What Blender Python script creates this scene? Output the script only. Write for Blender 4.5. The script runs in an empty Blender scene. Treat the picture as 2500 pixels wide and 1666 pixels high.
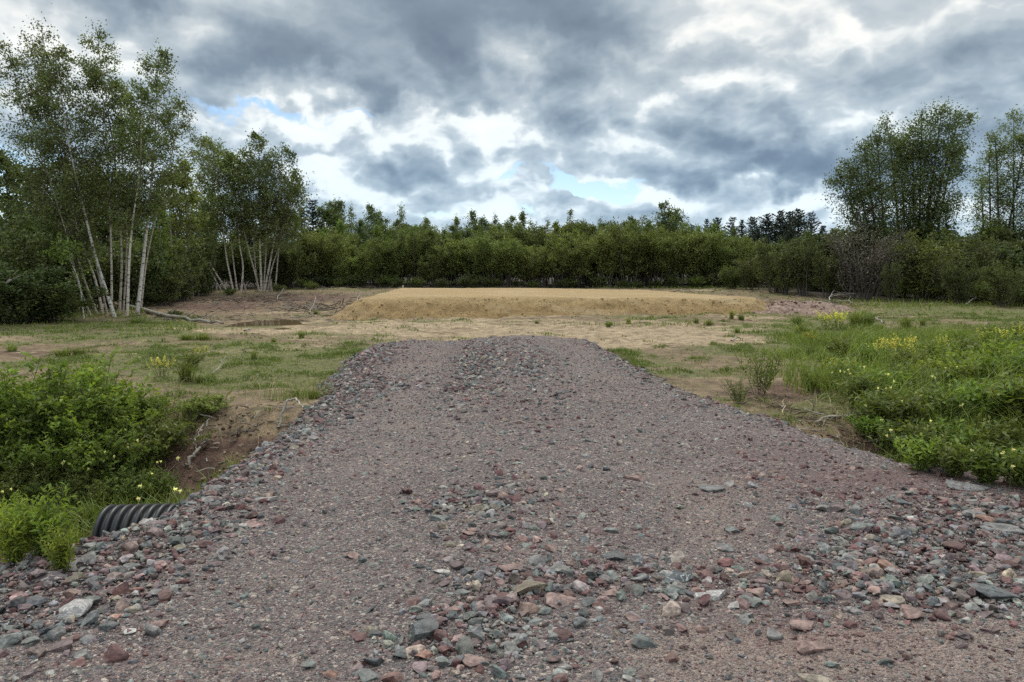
import bpy, math, random
import numpy as np
from mathutils import Vector, Matrix

scene = bpy.context.scene
COL = scene.collection
R = math.radians
rng = np.random.default_rng(7)
random.seed(7)

# ---------------------------------------------------------------- camera
EYE = 1.60
FPX = 1819.0                       # focal length in pixels of the 2500 px wide photograph
PITCH = math.atan(183.0 / FPX)     # camera looks slightly down
cam_data = bpy.data.cameras.new("camera")
cam_data.sensor_width = 36.0
cam_data.lens = 36.0 * FPX / 2500.0
cam_data.clip_start = 0.05
cam_data.clip_end = 9000.0
cam = bpy.data.objects.new("camera", cam_data)
COL.objects.link(cam)
cam.location = (0, 0, EYE)
cam.rotation_euler = (math.pi / 2 - PITCH, 0, 0)
scene.camera = cam

def ray(px, py):
    u, v = (px - 1250.0) / FPX, -(py - 833.0) / FPX
    c, s = math.cos(PITCH), math.sin(PITCH)
    return Vector((u, c + v * s, -s + v * c))

def on_z(px, py, z=0.0):           # the point at height z that the photo shows at this pixel
    d = ray(px, py)
    t = (z - EYE) / d.z
    return Vector((d.x * t, d.y * t, z))

def at_y(px, py, y):               # the point at depth y that the photo shows at this pixel
    d = ray(px, py)
    t = y / d.y
    return Vector((d.x * t, y, EYE + d.z * t))

def to_px(p):
    c, s = math.cos(PITCH), math.sin(PITCH)
    x, y, z = p[0], p[1], p[2] - EYE
    f = y * c - z * s
    v = y * s + z * c
    return 1250 + FPX * x / f, 833 - FPX * v / f

# ---------------------------------------------------------------- sky, sun, exposure
SUN_EL, SUN_AZ = R(52), R(-14)     # high, ahead of the camera, behind cloud
SKY = 0.10

def nodes_of(tree):
    tree.nodes.clear()
    return tree.nodes, tree.links

class NG:
    """small helper for writing node trees"""
    def __init__(self, tree):
        self.t = tree
        tree.nodes.clear()
    def n(self, kind, **kw):
        nd = self.t.nodes.new(kind)
        for k, v in kw.items():
            setattr(nd, k, v)
        return nd
    def set(self, sock, v):
        if hasattr(v, "is_output") or isinstance(v, bpy.types.NodeSocket):
            self.t.links.new(v, sock)
        else:
            sock.default_value = v
    def math(self, op, a, b=0.0, c=0.0, clamp=False):
        nd = self.n("ShaderNodeMath", operation=op)
        nd.use_clamp = clamp
        self.set(nd.inputs[0], a); self.set(nd.inputs[1], b); self.set(nd.inputs[2], c)
        return nd.outputs[0]
    def vmath(self, op, a, b=(0, 0, 0), scale=None):
        nd = self.n("ShaderNodeVectorMath", operation=op)
        self.set(nd.inputs[0], a)
        if op != "SCALE" and op not in ("LENGTH", "NORMALIZE"):
            self.set(nd.inputs[1], b)
        if scale is not None:
            self.set(nd.inputs[3], scale)
        return nd.outputs[1] if op in ("LENGTH", "DISTANCE", "DOT_PRODUCT") else nd.outputs[0]
    def noise(self, vec, scale, detail=4.0, rough=0.55, lac=2.0, dist=0.0, color=False, dim="3D"):
        nd = self.n("ShaderNodeTexNoise", noise_dimensions=dim)
        if vec is not None:
            self.set(nd.inputs["Vector"], vec)
        self.set(nd.inputs["Scale"], scale); nd.inputs["Detail"].default_value = detail
        nd.inputs["Roughness"].default_value = rough; nd.inputs["Lacunarity"].default_value = lac
        nd.inputs["Distortion"].default_value = dist
        return nd.outputs["Color"] if color else nd.outputs[0]
    def voronoi(self, vec, scale, feature="F1", out="Distance", rand=1.0):
        nd = self.n("ShaderNodeTexVoronoi", feature=feature)
        if vec is not None:
            self.set(nd.inputs["Vector"], vec)
        nd.inputs["Scale"].default_value = scale
        nd.inputs["Randomness"].default_value = rand
        return nd.outputs[out]
    def smooth(self, v, lo, hi, a=0.0, b=1.0):
        nd = self.n("ShaderNodeMapRange", interpolation_type="SMOOTHSTEP")
        self.set(nd.inputs["Value"], v)
        for k, x in zip(("From Min", "From Max", "To Min", "To Max"), (lo, hi, a, b)):
            nd.inputs[k].default_value = x
        return nd.outputs[0]
    def lin(self, v, lo, hi, a=0.0, b=1.0):
        nd = self.n("ShaderNodeMapRange")
        self.set(nd.inputs["Value"], v)
        for k, x in zip(("From Min", "From Max", "To Min", "To Max"), (lo, hi, a, b)):
            nd.inputs[k].default_value = x
        return nd.outputs[0]
    def mix(self, f, a, b, mode="MIX"):
        nd = self.n("ShaderNodeMix", data_type="RGBA", blend_type=mode)
        self.set(nd.inputs[0], f)
        for s, v in ((nd.inputs[6], a), (nd.inputs[7], b)):
            if isinstance(v, (tuple, list)) and len(v) == 3:
                v = (*v, 1.0)
            self.set(s, v)
        return nd.outputs[2]
    def ramp(self, f, stops):
        nd = self.n("ShaderNodeValToRGB")
        cr = nd.color_ramp
        while len(cr.elements) < len(stops):
            cr.elements.new(0.5)
        for e, (p, c) in zip(cr.elements, stops):
            e.position = p
            e.color = (*c, 1.0)
        self.set(nd.inputs[0], f)
        return nd.outputs[0]

world = bpy.data.worlds.new("World")
scene.world = world
world.use_nodes = True
g = NG(world.node_tree)
tc = g.n("ShaderNodeTexCoord").outputs["Generated"]
sep = g.n("ShaderNodeSeparateXYZ")
g.set(sep.inputs[0], tc)
dx, dy, dz = sep.outputs
az = g.math("ARCTAN2", dx, dy)
el = g.math("ARCSINE", dz)
cmb = g.n("ShaderNodeCombineXYZ")
g.set(cmb.inputs[0], az); g.set(cmb.inputs[1], el)
Q = cmb.outputs[0]
w1 = g.vmath("SUBTRACT", g.noise(Q, 5.0, 2.0, color=True, dim="2D"), (0.5, 0.5, 0.5))
w2 = g.vmath("SUBTRACT", g.noise(Q, 17.0, 4.0, 0.55, color=True, dim="2D"), (0.5, 0.5, 0.5))
QW = g.vmath("ADD", g.vmath("ADD", Q, g.vmath("SCALE", w1, scale=0.15)), g.vmath("SCALE", w2, scale=0.075))
# banks of cloud by compass bearing and elevation: (photo x, photo y, half width, half height, darker or brighter)
BANKS = [
    (1180, 20, 420, 110, 0.36), (1400, 130, 190, 110, 0.24), (900, 190, 240, 110, 0.26), (600, 205, 210, 130, 0.34),
    (280, -10, 260, 80, 0.44), (1290, 262, 210, 55, 0.26), (1690, 335, 300, 55, 0.16), (1830, 425, 270, 46, 0.38),
    (2380, 230, 260, 120, 0.14), (2480, 270, 240, 90, 0.12), (1640, 205, 170, 38, 0.20), (1020, 425, 170, 70, 0.22),
    (690, 395, 110, 30, 0.14), (900, 285, 60, 50, 0.2),
    (1080, 60, 200, 80, 0.10), (420, 20, 60, 40, 0.2),
    (90, 55, 160, 60, -0.16), (490, 60, 60, 110, -0.26), (730, 255, 150, 50, -0.34), (1000, 350, 330, 55, -0.22),
    (690, 320, 200, 40, -0.26), (1470, 220, 130, 100, -0.20), (1640, 465, 150, 40, -0.36), (2110, 165, 130, 50, -0.18),
    (1480, 340, 110, 70, -0.18), (1960, 60, 200, 40, -0.04), (1700, 150, 260, 60, -0.06), (1230, 130, 40, 90, -0.16),
    (1230, 310, 70, 50, -0.2), (850, 470, 200, 36, -0.18), (1980, 480, 160, 26, -0.2), (830, 415, 60, 22, -0.26),
    (1300, 540, 300, 40, -0.12), (500, 420, 90, 60, -0.12), (1400, 410, 200, 26, -0.2), (1290, 490, 90, 40, -0.2), (100, 230, 250, 120, -0.02), (1150, 470, 300, 50, -0.08),
]
HOLES = [(600, 292, 130, 13, 0.19), (810, 316, 100, 10, 0.17), (1450, 455, 130, 24, 0.56), (1330, 428, 100, 14, 0.30),
         (-10, 420, 70, 130, 0.55), (1130, 520, 200, 16, 0.2), (1500, 420, 70, 20, 0.2)]
def banks(rows):
    acc = None
    for (px, py, rx, ry, amp) in rows:
        d = ray(px, py).normalized()
        a0, e0 = math.atan2(d.x, d.y), math.asin(d.z)
        v = g.vmath("SUBTRACT", QW, (a0, e0, 0))
        v = g.vmath("MULTIPLY", v, (FPX / rx, FPX / ry, 0))
        f = g.smooth(g.vmath("LENGTH", v), 1.5, 0.25, 0.0, amp)
        acc = f if acc is None else g.math("ADD", acc, f)
    return acc
den = g.math("ADD", g.math("MAXIMUM", dz, 0.0), 0.16)
cv = g.n("ShaderNodeCombineXYZ")
g.set(cv.inputs[0], g.math("DIVIDE", dx, den)); g.set(cv.inputs[1], g.math("DIVIDE", dy, den))
nA = g.noise(g.vmath("ADD", cv.outputs[0], g.vmath("SCALE", w1, scale=0.5)), 1.3, 4.0, 0.45, dim="2D")
H = g.vmath("ADD", g.vmath("MULTIPLY", Q, (1.0, 1.8, 0)), g.vmath("SCALE", w2, scale=0.022))
def puffs(v, octaves):
    """rounded lumps with creases between them, as in heaped cloud"""
    tot, amp, sc, acc = 0.0, 1.0, 5.2, None
    for k in range(octaves):
        n = g.noise(g.vmath("ADD", v, (3.7 * k, 1.9 * k, 0)), sc, 1.0, 0.4, dim="2D")
        n = g.math("MULTIPLY", g.math("ABSOLUTE", g.math("SUBTRACT", n, 0.5)), 3.4 * amp)
        acc = n if acc is None else g.math("ADD", acc, n)
        tot += amp; amp *= 0.50; sc *= 2.15
    return g.math("DIVIDE", acc, tot)
h0 = puffs(H, 5)
h1 = puffs(g.vmath("ADD", H, (0.006, 0.034, 0)), 4)
emb = g.math("SUBTRACT", h0, h1)                     # lumps are lit from above
D = g.math("ADD", g.math("MULTIPLY", banks(BANKS), 1.05), 0.455)
D = g.math("ADD", D, g.math("MULTIPLY", g.math("SUBTRACT", nA, 0.5), 0.46))
D = g.math("ADD", D, g.math("MULTIPLY", g.math("SUBTRACT", h0, 0.42), 0.22))
lowm = g.smooth(el, 0.34, 0.12)                      # heaped cloud stands out most low down
D = g.math("SUBTRACT", D, g.math("MULTIPLY", emb, g.math("ADD", 0.46, g.math("MULTIPLY", lowm, 0.55))))
D = g.math("ADD", D, g.math("MULTIPLY", g.math("SUBTRACT", h0, 0.36), g.math("MULTIPLY", lowm, 0.22)))
K = 1.0 / SKY
stops = [(0.0, (0.86, 0.86, 0.82)), (0.163, (0.8, 0.81, 0.785)), (0.244, (0.62, 0.655, 0.668)), (0.296, (0.49, 0.542, 0.572)), (0.407, (0.385, 0.445, 0.492)), (0.504, (0.3, 0.362, 0.418)), (0.681, (0.2, 0.256, 0.318)), (1.0, (0.128, 0.172, 0.232))]
cloud = g.ramp(g.math("DIVIDE", D, 1.35), stops)
low = g.smooth(el, 0.30, 0.05)                       # towards the horizon the shaded cloud turns bluer
cloud = g.mix(g.math("MULTIPLY", low, 0.75), cloud, g.mix(1.0, cloud, (0.82, 0.98, 1.12), "MULTIPLY"))
up = g.smooth(el, 0.55, 1.2, 0.96 * K, 2.7 * K)             # unseen cloud overhead is brightened to add fill light below
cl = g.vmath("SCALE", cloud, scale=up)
sky = g.n("ShaderNodeTexSky", sky_type="NISHITA")
sky.sun_disc = False
sky.sun_elevation = SUN_EL
sky.sun_rotation = SUN_AZ
sky.dust_density = 0.1
sky.ozone_density = 3.0
hole = g.math("ADD", banks(HOLES), g.math("MULTIPLY", g.math("SUBTRACT", 0.42, h0), 0.42))
cover = g.smooth(hole, 0.32, 0.16)
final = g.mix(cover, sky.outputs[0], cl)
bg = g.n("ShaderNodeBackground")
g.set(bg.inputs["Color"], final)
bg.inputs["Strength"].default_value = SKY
out = g.n("ShaderNodeOutputWorld")
g.t.links.new(bg.outputs[0], out.inputs["Surface"])

sun_data = bpy.data.lights.new("sun", "SUN")
sun_data.energy = 1.5
sun_data.angle = R(14)
sun_data.color = (1.0, 0.93, 0.82)
sun = bpy.data.objects.new("sun", sun_data)
COL.objects.link(sun)
sdir = Vector((math.sin(SUN_AZ) * math.cos(SUN_EL), math.cos(SUN_AZ) * math.cos(SUN_EL), math.sin(SUN_EL)))
sun.rotation_euler = sdir.to_track_quat('Z', 'Y').to_euler()
sun.location = (0, 0, 30)

vs = scene.view_settings
vs.view_transform = 'Standard'
vs.look = 'None'
vs.exposure = 0.36
vs.gamma = 1.0
vs.use_curve_mapping = False
scene.cycles.use_denoising = False
scene.cycles.max_bounces = 6
scene.cycles.diffuse_bounces = 3
scene.cycles.glossy_bounces = 2
scene.cycles.transmission_bounces = 3
scene.cycles.caustics_reflective = False
scene.cycles.caustics_refractive = False

# ================================================================ helpers
def mesh_np(name, V, tris=None, quads=None, col=None, smooth=False):
    """a mesh from numpy vertex, triangle and quad arrays, with an optional colour per vertex"""
    me = bpy.data.meshes.new(name)
    V = np.asarray(V, dtype=np.float32)
    nt = 0 if tris is None else len(tris)
    nq = 0 if quads is None else len(quads)
    me.vertices.add(len(V)); me.vertices.foreach_set("co", V.ravel())
    loops = []
    if nt: loops.append(np.asarray(tris, dtype=np.int32).ravel())
    if nq: loops.append(np.asarray(quads, dtype=np.int32).ravel())
    L = np.concatenate(loops) if loops else np.zeros(0, np.int32)
    me.loops.add(len(L)); me.loops.foreach_set("vertex_index", L)
    me.polygons.add(nt + nq)
    st = np.concatenate([np.arange(nt) * 3, nt * 3 + np.arange(nq) * 4]).astype(np.int32)
    me.polygons.foreach_set("loop_start", st)
    me.polygons.foreach_set("use_smooth", np.full(nt + nq, smooth, dtype=bool))
    me.update(calc_edges=True)
    if col is not None:
        c = np.ones((len(V), 4), np.float32); c[:, :3] = col
        at = me.attributes.new("tint", "FLOAT_COLOR", "POINT")
        at.data.foreach_set("color", c.ravel())
    return me

def obj(name, me, mat=None, parent=None, loc=None):
    o = bpy.data.objects.new(name, me)
    COL.objects.link(o)
    if mat is not None and me is not None:
        me.materials.clear(); me.materials.append(mat)
    if parent is not None:
        o.parent = parent
    if loc is not None:
        o.location = loc
    return o

LABELLED = []
def tag(o, label=None, cat=None, group=None, kind=None, at=None):
    if cat: o["category"] = cat
    if group: o["group"] = group
    if kind: o["kind"] = kind
    if label:
        o["label"] = label
        if kind is None:
            LABELLED.append((o, label, to_px(at if at is not None else o.location)))
    return o

def empty(name, loc, rz=0.0):
    o = bpy.data.objects.new(name, None)
    COL.objects.link(o)
    o.location = loc; o.rotation_euler = (0, 0, rz)
    o.empty_display_size = 0.2
    return o

def copy_tree(o):
    c = o.copy(); COL.objects.link(c)
    for ch in list(o.children):
        d = ch.copy(); COL.objects.link(d); d.parent = c
        for gc in ch.children:
            e = gc.copy(); COL.objects.link(e); e.parent = d
    return c

# ---- lattice noise for heights
_perm = np.random.default_rng(3).random((256, 256)).astype(np.float64)
def vnoise(x, y):
    x = np.asarray(x, float); y = np.asarray(y, float)
    xi = np.floor(x).astype(int); yi = np.floor(y).astype(int)
    fx = x - xi; fy = y - yi
    fx = fx * fx * (3 - 2 * fx); fy = fy * fy * (3 - 2 * fy)
    a = _perm[xi % 256, yi % 256]; b = _perm[(xi + 1) % 256, yi % 256]
    c = _perm[xi % 256, (yi + 1) % 256]; d = _perm[(xi + 1) % 256, (yi + 1) % 256]
    return (a * (1 - fx) + b * fx) * (1 - fy) + (c * (1 - fx) + d * fx) * fy
def fbm(x, y, f=1.0, o=4, gain=0.5):
    s = 0; a = 1.0; t = 0
    for k in range(o):
        s = s + a * vnoise(x * f + 17.3 * k, y * f + 9.1 * k); t += a
        a *= gain; f *= 2.03
    return s / t - 0.5
def sstep(v, a, b):
    t = np.clip((np.asarray(v, float) - a) / (b - a), 0, 1)
    return t * t * (3 - 2 * t)

# ---- tubes
def tube(pts, rad, k=6, cap=True):
    P = np.asarray(pts, float); n = len(P)
    rad = np.broadcast_to(np.asarray(rad, float), (n,))
    T = np.gradient(P, axis=0); T /= np.linalg.norm(T, axis=1, keepdims=True) + 1e-9
    up = np.array([0, 0, 1.0]) if abs(T[0, 2]) < 0.9 else np.array([1.0, 0, 0])
    N = np.cross(T, up); N /= np.linalg.norm(N, axis=1, keepdims=True) + 1e-9
    B = np.cross(T, N)
    a = np.linspace(0, 2 * np.pi, k, endpoint=False)
    V = P[:, None, :] + rad[:, None, None] * (np.cos(a)[None, :, None] * N[:, None, :] + np.sin(a)[None, :, None] * B[:, None, :])
    V = V.reshape(-1, 3)
    i = np.arange(n - 1)[:, None] * k; j = np.arange(k)[None, :]; j2 = (j + 1) % k
    Q = np.stack([i + j, i + j2, i + k + j2, i + k + j], -1).reshape(-1, 4)
    return V, Q

class Bag:
    """collects vertex, triangle and quad pieces that become ONE mesh"""
    def __init__(self):
        self.V, self.Tr, self.Qd, self.C, self.n = [], [], [], [], 0
    def add(self, V, tris=None, quads=None, col=None):
        V = np.asarray(V, float)
        if len(V) == 0: return
        if tris is not None and len(tris): self.Tr.append(np.asarray(tris) + self.n)
        if quads is not None and len(quads): self.Qd.append(np.asarray(quads) + self.n)
        self.V.append(V)
        c = np.ones((len(V), 3)) if col is None else np.broadcast_to(np.asarray(col, float), (len(V), 3))
        self.C.append(c); self.n += len(V)
    def tube(self, pts, rad, k=6, col=None):
        V, Q = tube(pts, rad, k)
        self.add(V, None, Q, col)
    def mesh(self, name, smooth=False):
        return mesh_np(name, np.concatenate(self.V), np.concatenate(self.Tr) if self.Tr else None,
                       np.concatenate(self.Qd) if self.Qd else None, np.concatenate(self.C), smooth)

def unit(v):
    return v / (np.linalg.norm(v, axis=-1, keepdims=True) + 1e-9)

def leaf_cards(r, P, size, D=None, w=0.55, fold=0.25, flat=0.0, tint=None):
    """folded pointed leaves at points P; D = growing direction (random if None); flat 0..1 turns faces upward"""
    n = len(P)
    size = np.broadcast_to(np.asarray(size, float), (n,))[:, None] * r.uniform(0.7, 1.25, (n, 1))
    if D is None:
        D = unit(r.normal(size=(n, 3)))
    else:
        D = unit(D + r.normal(size=(n, 3)) * 0.45)
    U = r.normal(size=(n, 3)); U[:, 2] += flat * 3
    S = unit(np.cross(D, U)); N = np.cross(S, D)
    base = P - D * size * 0.5; tip = P + D * size * 0.5
    l = P + S * size * w * 0.5 + N * size * fold * 0.5
    q = P - S * size * w * 0.5 + N * size * fold * 0.5
    V = np.stack([base, l, tip, q], 1).reshape(-1, 3)
    i = np.arange(n)[:, None] * 4
    T = np.concatenate([i + np.array([0, 2, 1]), i + np.array([0, 3, 2])], 0)
    c = None if tint is None else np.repeat(tint, 4, axis=0)
    return V, T, c

def blades(r, P, h, w, lean=0.35, tint=None):
    """grass blades: a bent tapering strip each"""
    n = len(P)
    h = np.broadcast_to(h, (n,))[:, None] * r.uniform(0.6, 1.3, (n, 1)); w = np.broadcast_to(w, (n,))[:, None]
    a = r.uniform(0, 2 * np.pi, n); S = np.stack([np.cos(a), np.sin(a), np.zeros(n)], 1)
    b = r.uniform(0, 2 * np.pi, n); L = np.stack([np.cos(b), np.sin(b), np.zeros(n)], 1) * (np.abs(r.normal(size=(n, 1))) * lean)
    Z = np.array([0, 0, 1.0])
    p1 = P + h * 0.55 * (Z + L * 0.5); p2 = P + h * (Z * 0.92 + L * 1.5)
    V = np.stack([P - S * w * .5, P + S * w * .5, p1 + S * w * .4, p1 - S * w * .4, p2], 1).reshape(-1, 3)
    i = np.arange(n)[:, None] * 5
    c = None if tint is None else np.repeat(tint, 5, axis=0)
    return V, i + np.array([3, 2, 4]), i + np.array([0, 1, 2, 3]), c

# ================================================================ materials
def material(name):
    m = bpy.data.materials.new(name); m.use_nodes = True
    return m, NG(m.node_tree)
def finish(m, G, color, rough=0.9, normal=None, spec=0.3, translucent=0.0):
    out = G.n("ShaderNodeOutputMaterial")
    p = G.n("ShaderNodeBsdfPrincipled")
    G.set(p.inputs["Base Color"], (*color, 1) if isinstance(color, tuple) and len(color) == 3 else color)
    G.set(p.inputs["Roughness"], rough)
    p.inputs["Specular IOR Level"].default_value = spec
    if normal is not None: G.set(p.inputs["Normal"], normal)
    sh = p.outputs[0]
    if translucent:
        tr = G.n("ShaderNodeBsdfTranslucent")
        G.set(tr.inputs["Color"], G.mix(1.0, color, (1.15, 1.25, 0.55), "MULTIPLY") if not isinstance(color, tuple) else (*color, 1))
        mx = G.n("ShaderNodeMixShader"); mx.inputs[0].default_value = translucent
        G.t.links.new(sh, mx.inputs[1]); G.t.links.new(tr.outputs[0], mx.inputs[2]); sh = mx.outputs[0]
    G.t.links.new(sh, out.inputs[0])
    return m
def bump(G, h, strength=0.5, dist=0.02):
    b = G.n("ShaderNodeBump")
    b.inputs["Strength"].default_value = strength; b.inputs["Distance"].default_value = dist
    G.set(b.inputs["Height"], h)
    return b.outputs[0]
def tint_attr(G):
    return G.n("ShaderNodeAttribute", attribute_name="tint").outputs["Color"]
def opos(G):
    return G.n("ShaderNodeTexCoord").outputs["Object"]
def wpos(G):
    return G.n("ShaderNodeNewGeometry").outputs["Position"]

def leaf_material(name, color, tr=0.32, rough=0.55, vary=0.25):
    """leaf colour x the leaf's own tint x a small difference from plant to plant"""
    m, G = material(name)
    rnd = G.n("ShaderNodeObjectInfo").outputs["Random"]
    c = G.mix(1.0, (*color, 1), tint_attr(G), "MULTIPLY")
    hv = G.n("ShaderNodeHueSaturation")
    G.set(hv.inputs["Hue"], G.lin(rnd, 0, 1, 0.487, 0.513))
    G.set(hv.inputs["Value"], G.lin(G.math("FRACT", G.math("MULTIPLY", rnd, 7.31)), 0, 1, 1 - vary, 1 + vary))
    G.set(hv.inputs["Color"], c)
    return finish(m, G, hv.outputs[0], rough, spec=0.25, translucent=tr)

M = {}
M["birch_leaf"] = leaf_material("birch_leaf", (0.142, 0.180, 0.074))
M["alder_leaf"] = leaf_material("alder_leaf", (0.158, 0.192, 0.066))
M["poplar_leaf"] = leaf_material("poplar_leaf", (0.145, 0.188, 0.084))
M["sapling_leaf"] = leaf_material("sapling_leaf", (0.155, 0.215, 0.055))
M["dark_leaf"] = leaf_material("dark_leaf", (0.098, 0.126, 0.052))
M["olive_leaf"] = leaf_material("olive_leaf", (0.120, 0.142, 0.056))
M["needle"] = leaf_material("needle", (0.034, 0.050, 0.030), 0.1)
M["rose_leaf"] = leaf_material("rose_leaf", (0.155, 0.225, 0.050), 0.38)
M["fresh_leaf"] = leaf_material("fresh_leaf", (0.235, 0.315, 0.064), 0.38)
M["weed_leaf"] = leaf_material("weed_leaf", (0.155, 0.198, 0.064), 0.36)
M["grass"] = leaf_material("grass", (0.150, 0.200, 0.058), 0.3, vary=0.1)
M["dry_leaf"] = leaf_material("dry_leaf", (0.15, 0.135, 0.115), 0.1)
M["yellow_petal"] = leaf_material("yellow_petal", (0.60, 0.57, 0.13), 0.3)
M["pale_petal"] = leaf_material("pale_petal", (0.85, 0.83, 0.48), 0.3)

# bark
m, G = material("birch_bark")
sp = G.n("ShaderNodeSeparateXYZ"); G.set(sp.inputs[0], opos(G))
st = G.n("ShaderNodeCombineXYZ")
G.set(st.inputs[0], G.math("MULTIPLY", sp.outputs[0], 5.0)); G.set(st.inputs[1], G.math("MULTIPLY", sp.outputs[1], 5.0)); G.set(st.inputs[2], G.math("MULTIPLY", sp.outputs[2], 16.0))
lent = G.smooth(G.noise(st.outputs[0], 1.0, 3.0, 0.6), 0.52, 0.62)
big = G.smooth(G.noise(opos(G), 2.6, 5.0, 0.65), 0.53, 0.66)
c = G.mix(G.noise(opos(G), 7.0, 3.0), (0.82, 0.79, 0.74), (0.52, 0.48, 0.43))
c = G.mix(G.math("MULTIPLY", lent, 0.8), c, (0.07, 0.06, 0.052))
c = G.mix(G.math("MULTIPLY", big, 0.85), c, (0.13, 0.11, 0.095))
c = G.mix(1.0, c, tint_attr(G), "MULTIPLY")
M["birch_bark"] = finish(m, G, c, 0.8, bump(G, lent, 0.3, 0.01))
def bark(name, a, b):
    m, G = material(name)
    n = G.noise(opos(G), 9.0, 4.0, 0.6)
    c = G.mix(1.0, G.mix(G.smooth(n, 0.35, 0.65), (*a, 1), (*b, 1)), tint_attr(G), "MULTIPLY")
    return finish(m, G, c, 0.9, bump(G, n, 0.4, 0.01))
M["grey_bark"] = bark("grey_bark", (0.080, 0.070, 0.060), (0.170, 0.150, 0.128))
M["dark_bark"] = bark("dark_bark", (0.06, 0.05, 0.042), (0.11, 0.095, 0.08))
M["pale_bark"] = bark("pale_bark", (0.20, 0.175, 0.14), (0.33, 0.30, 0.25))
M["dead_wood"] = bark("dead_wood", (0.20, 0.172, 0.14), (0.40, 0.36, 0.30))
M["twig"] = bark("twig", (0.12, 0.10, 0.085), (0.18, 0.155, 0.135))
M["green_stem"] = bark("green_stem", (0.10, 0.13, 0.05), (0.15, 0.15, 0.07))
M["straw"] = bark("straw", (0.45, 0.35, 0.18), (0.55, 0.45, 0.27))
M["fresh_wood"] = bark("fresh_wood", (0.62, 0.53, 0.36), (0.75, 0.67, 0.50))

# stone
m, G = material("stone")
t = tint_attr(G); w = wpos(G)
n1 = G.noise(w, 22.0, 5.0, 0.65); n2 = G.noise(w, 120.0, 3.0, 0.6)
n3 = G.noise(w, 48.0, 4.0, 0.7)
c = G.mix(1.0, t, G.mix(G.smooth(n1, .3, .7), (0.55, 0.55, 0.55), (1.40, 1.38, 1.34)), "MULTIPLY")
c = G.mix(1.0, c, G.mix(G.smooth(n3, .35, .65), (0.78, 0.78, 0.78), (1.2, 1.2, 1.2)), "MULTIPLY")
nz = G.n("ShaderNodeSeparateXYZ"); G.set(nz.inputs[0], G.n("ShaderNodeNewGeometry").outputs["Normal"])
dust = G.math("MULTIPLY", G.smooth(nz.outputs[2], 0.1, 0.9), G.smooth(G.noise(w, 7.0, 5.0, 0.7), 0.30, 0.65, 0.03, 0.34))
c = G.mix(dust, c, (0.215, 0.180, 0.160))
c = G.mix(G.smooth(n2, 0.60, 0.74, 0.0, 0.35), c, G.mix(0.5, c, (0.55, 0.50, 0.46)))
M["stone"] = finish(m, G, c, 0.92, bump(G, G.math("ADD", n3, G.math("MULTIPLY", n2, 0.4)), 0.8, 0.010), spec=0.15)
m, G = material("veined_stone")
t = tint_attr(G); w = wpos(G)
n1 = G.noise(w, 18.0, 5.0, 0.65)
vein = G.smooth(G.math("ABSOLUTE", G.math("SUBTRACT", G.noise(w, 14.0, 3.0, 0.6, dist=1.2), 0.5)), 0.035, 0.005)
c = G.mix(1.0, t, G.mix(n1, (0.65, 0.65, 0.65), (1.3, 1.3, 1.3)), "MULTIPLY")
c = G.mix(G.math("MULTIPLY", vein, 0.75), c, (0.60, 0.57, 0.53))
M["veined_stone"] = finish(m, G, c, 0.88, bump(G, n1, 0.5, 0.012))

# ================================================================ the ground
RIM_L = [on_z(*p) for p in ((0, 1381), (110, 1352), (230, 1325), (330, 1283), (440, 1240), (531, 1197), (640, 1110), (744, 1031), (800, 985), (839, 950), (850, 905), (885, 870), (919, 836))]
RIM_R = [on_z(*p) for p in ((1350, 812), (1424, 823), (1500, 868), (1594, 924), (1700, 965), (1838, 1009), (1980, 1062), (2125, 1108), (2300, 1146), (2500, 1176))]
FAR_EDGE = [on_z(*p) for p in ((919, 836), (1000, 824), (1150, 822), (1280, 813))]
POLY = [(-14, -6), (-14, 2.5), (-8, 2.95), (-4.6, 3.35)] + [(p.x, p.y) for p in RIM_L] + [(p.x, p.y) for p in FAR_EDGE[1:]] + \
       [(p.x, p.y) for p in RIM_R] + [(4.9, 5.05), (8, 4.6), (14, 4.3), (14, -6)]
POLY = np.array(POLY)
def poly_sd(poly, x, y):
    """signed distance to a polygon, negative inside"""
    x = np.asarray(x, float); y = np.asarray(y, float)
    d = np.full(x.shape, 1e9); ins = np.zeros(x.shape, bool)
    n = len(poly)
    for i in range(n):
        ax, ay = poly[i]; bx, by = poly[(i + 1) % n]
        ex, ey = bx - ax, by - ay
        t = np.clip(((x - ax) * ex + (y - ay) * ey) / (ex * ex + ey * ey + 1e-12), 0, 1)
        d = np.minimum(d, np.hypot(x - ax - t * ex, y - ay - t * ey))
        if abs(ey) > 1e-12:
            c = ((ay > y) != (by > y)) & (x < ex * (y - ay) / ey + ax)
            ins ^= c
    return np.where(ins, -d, d)

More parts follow.
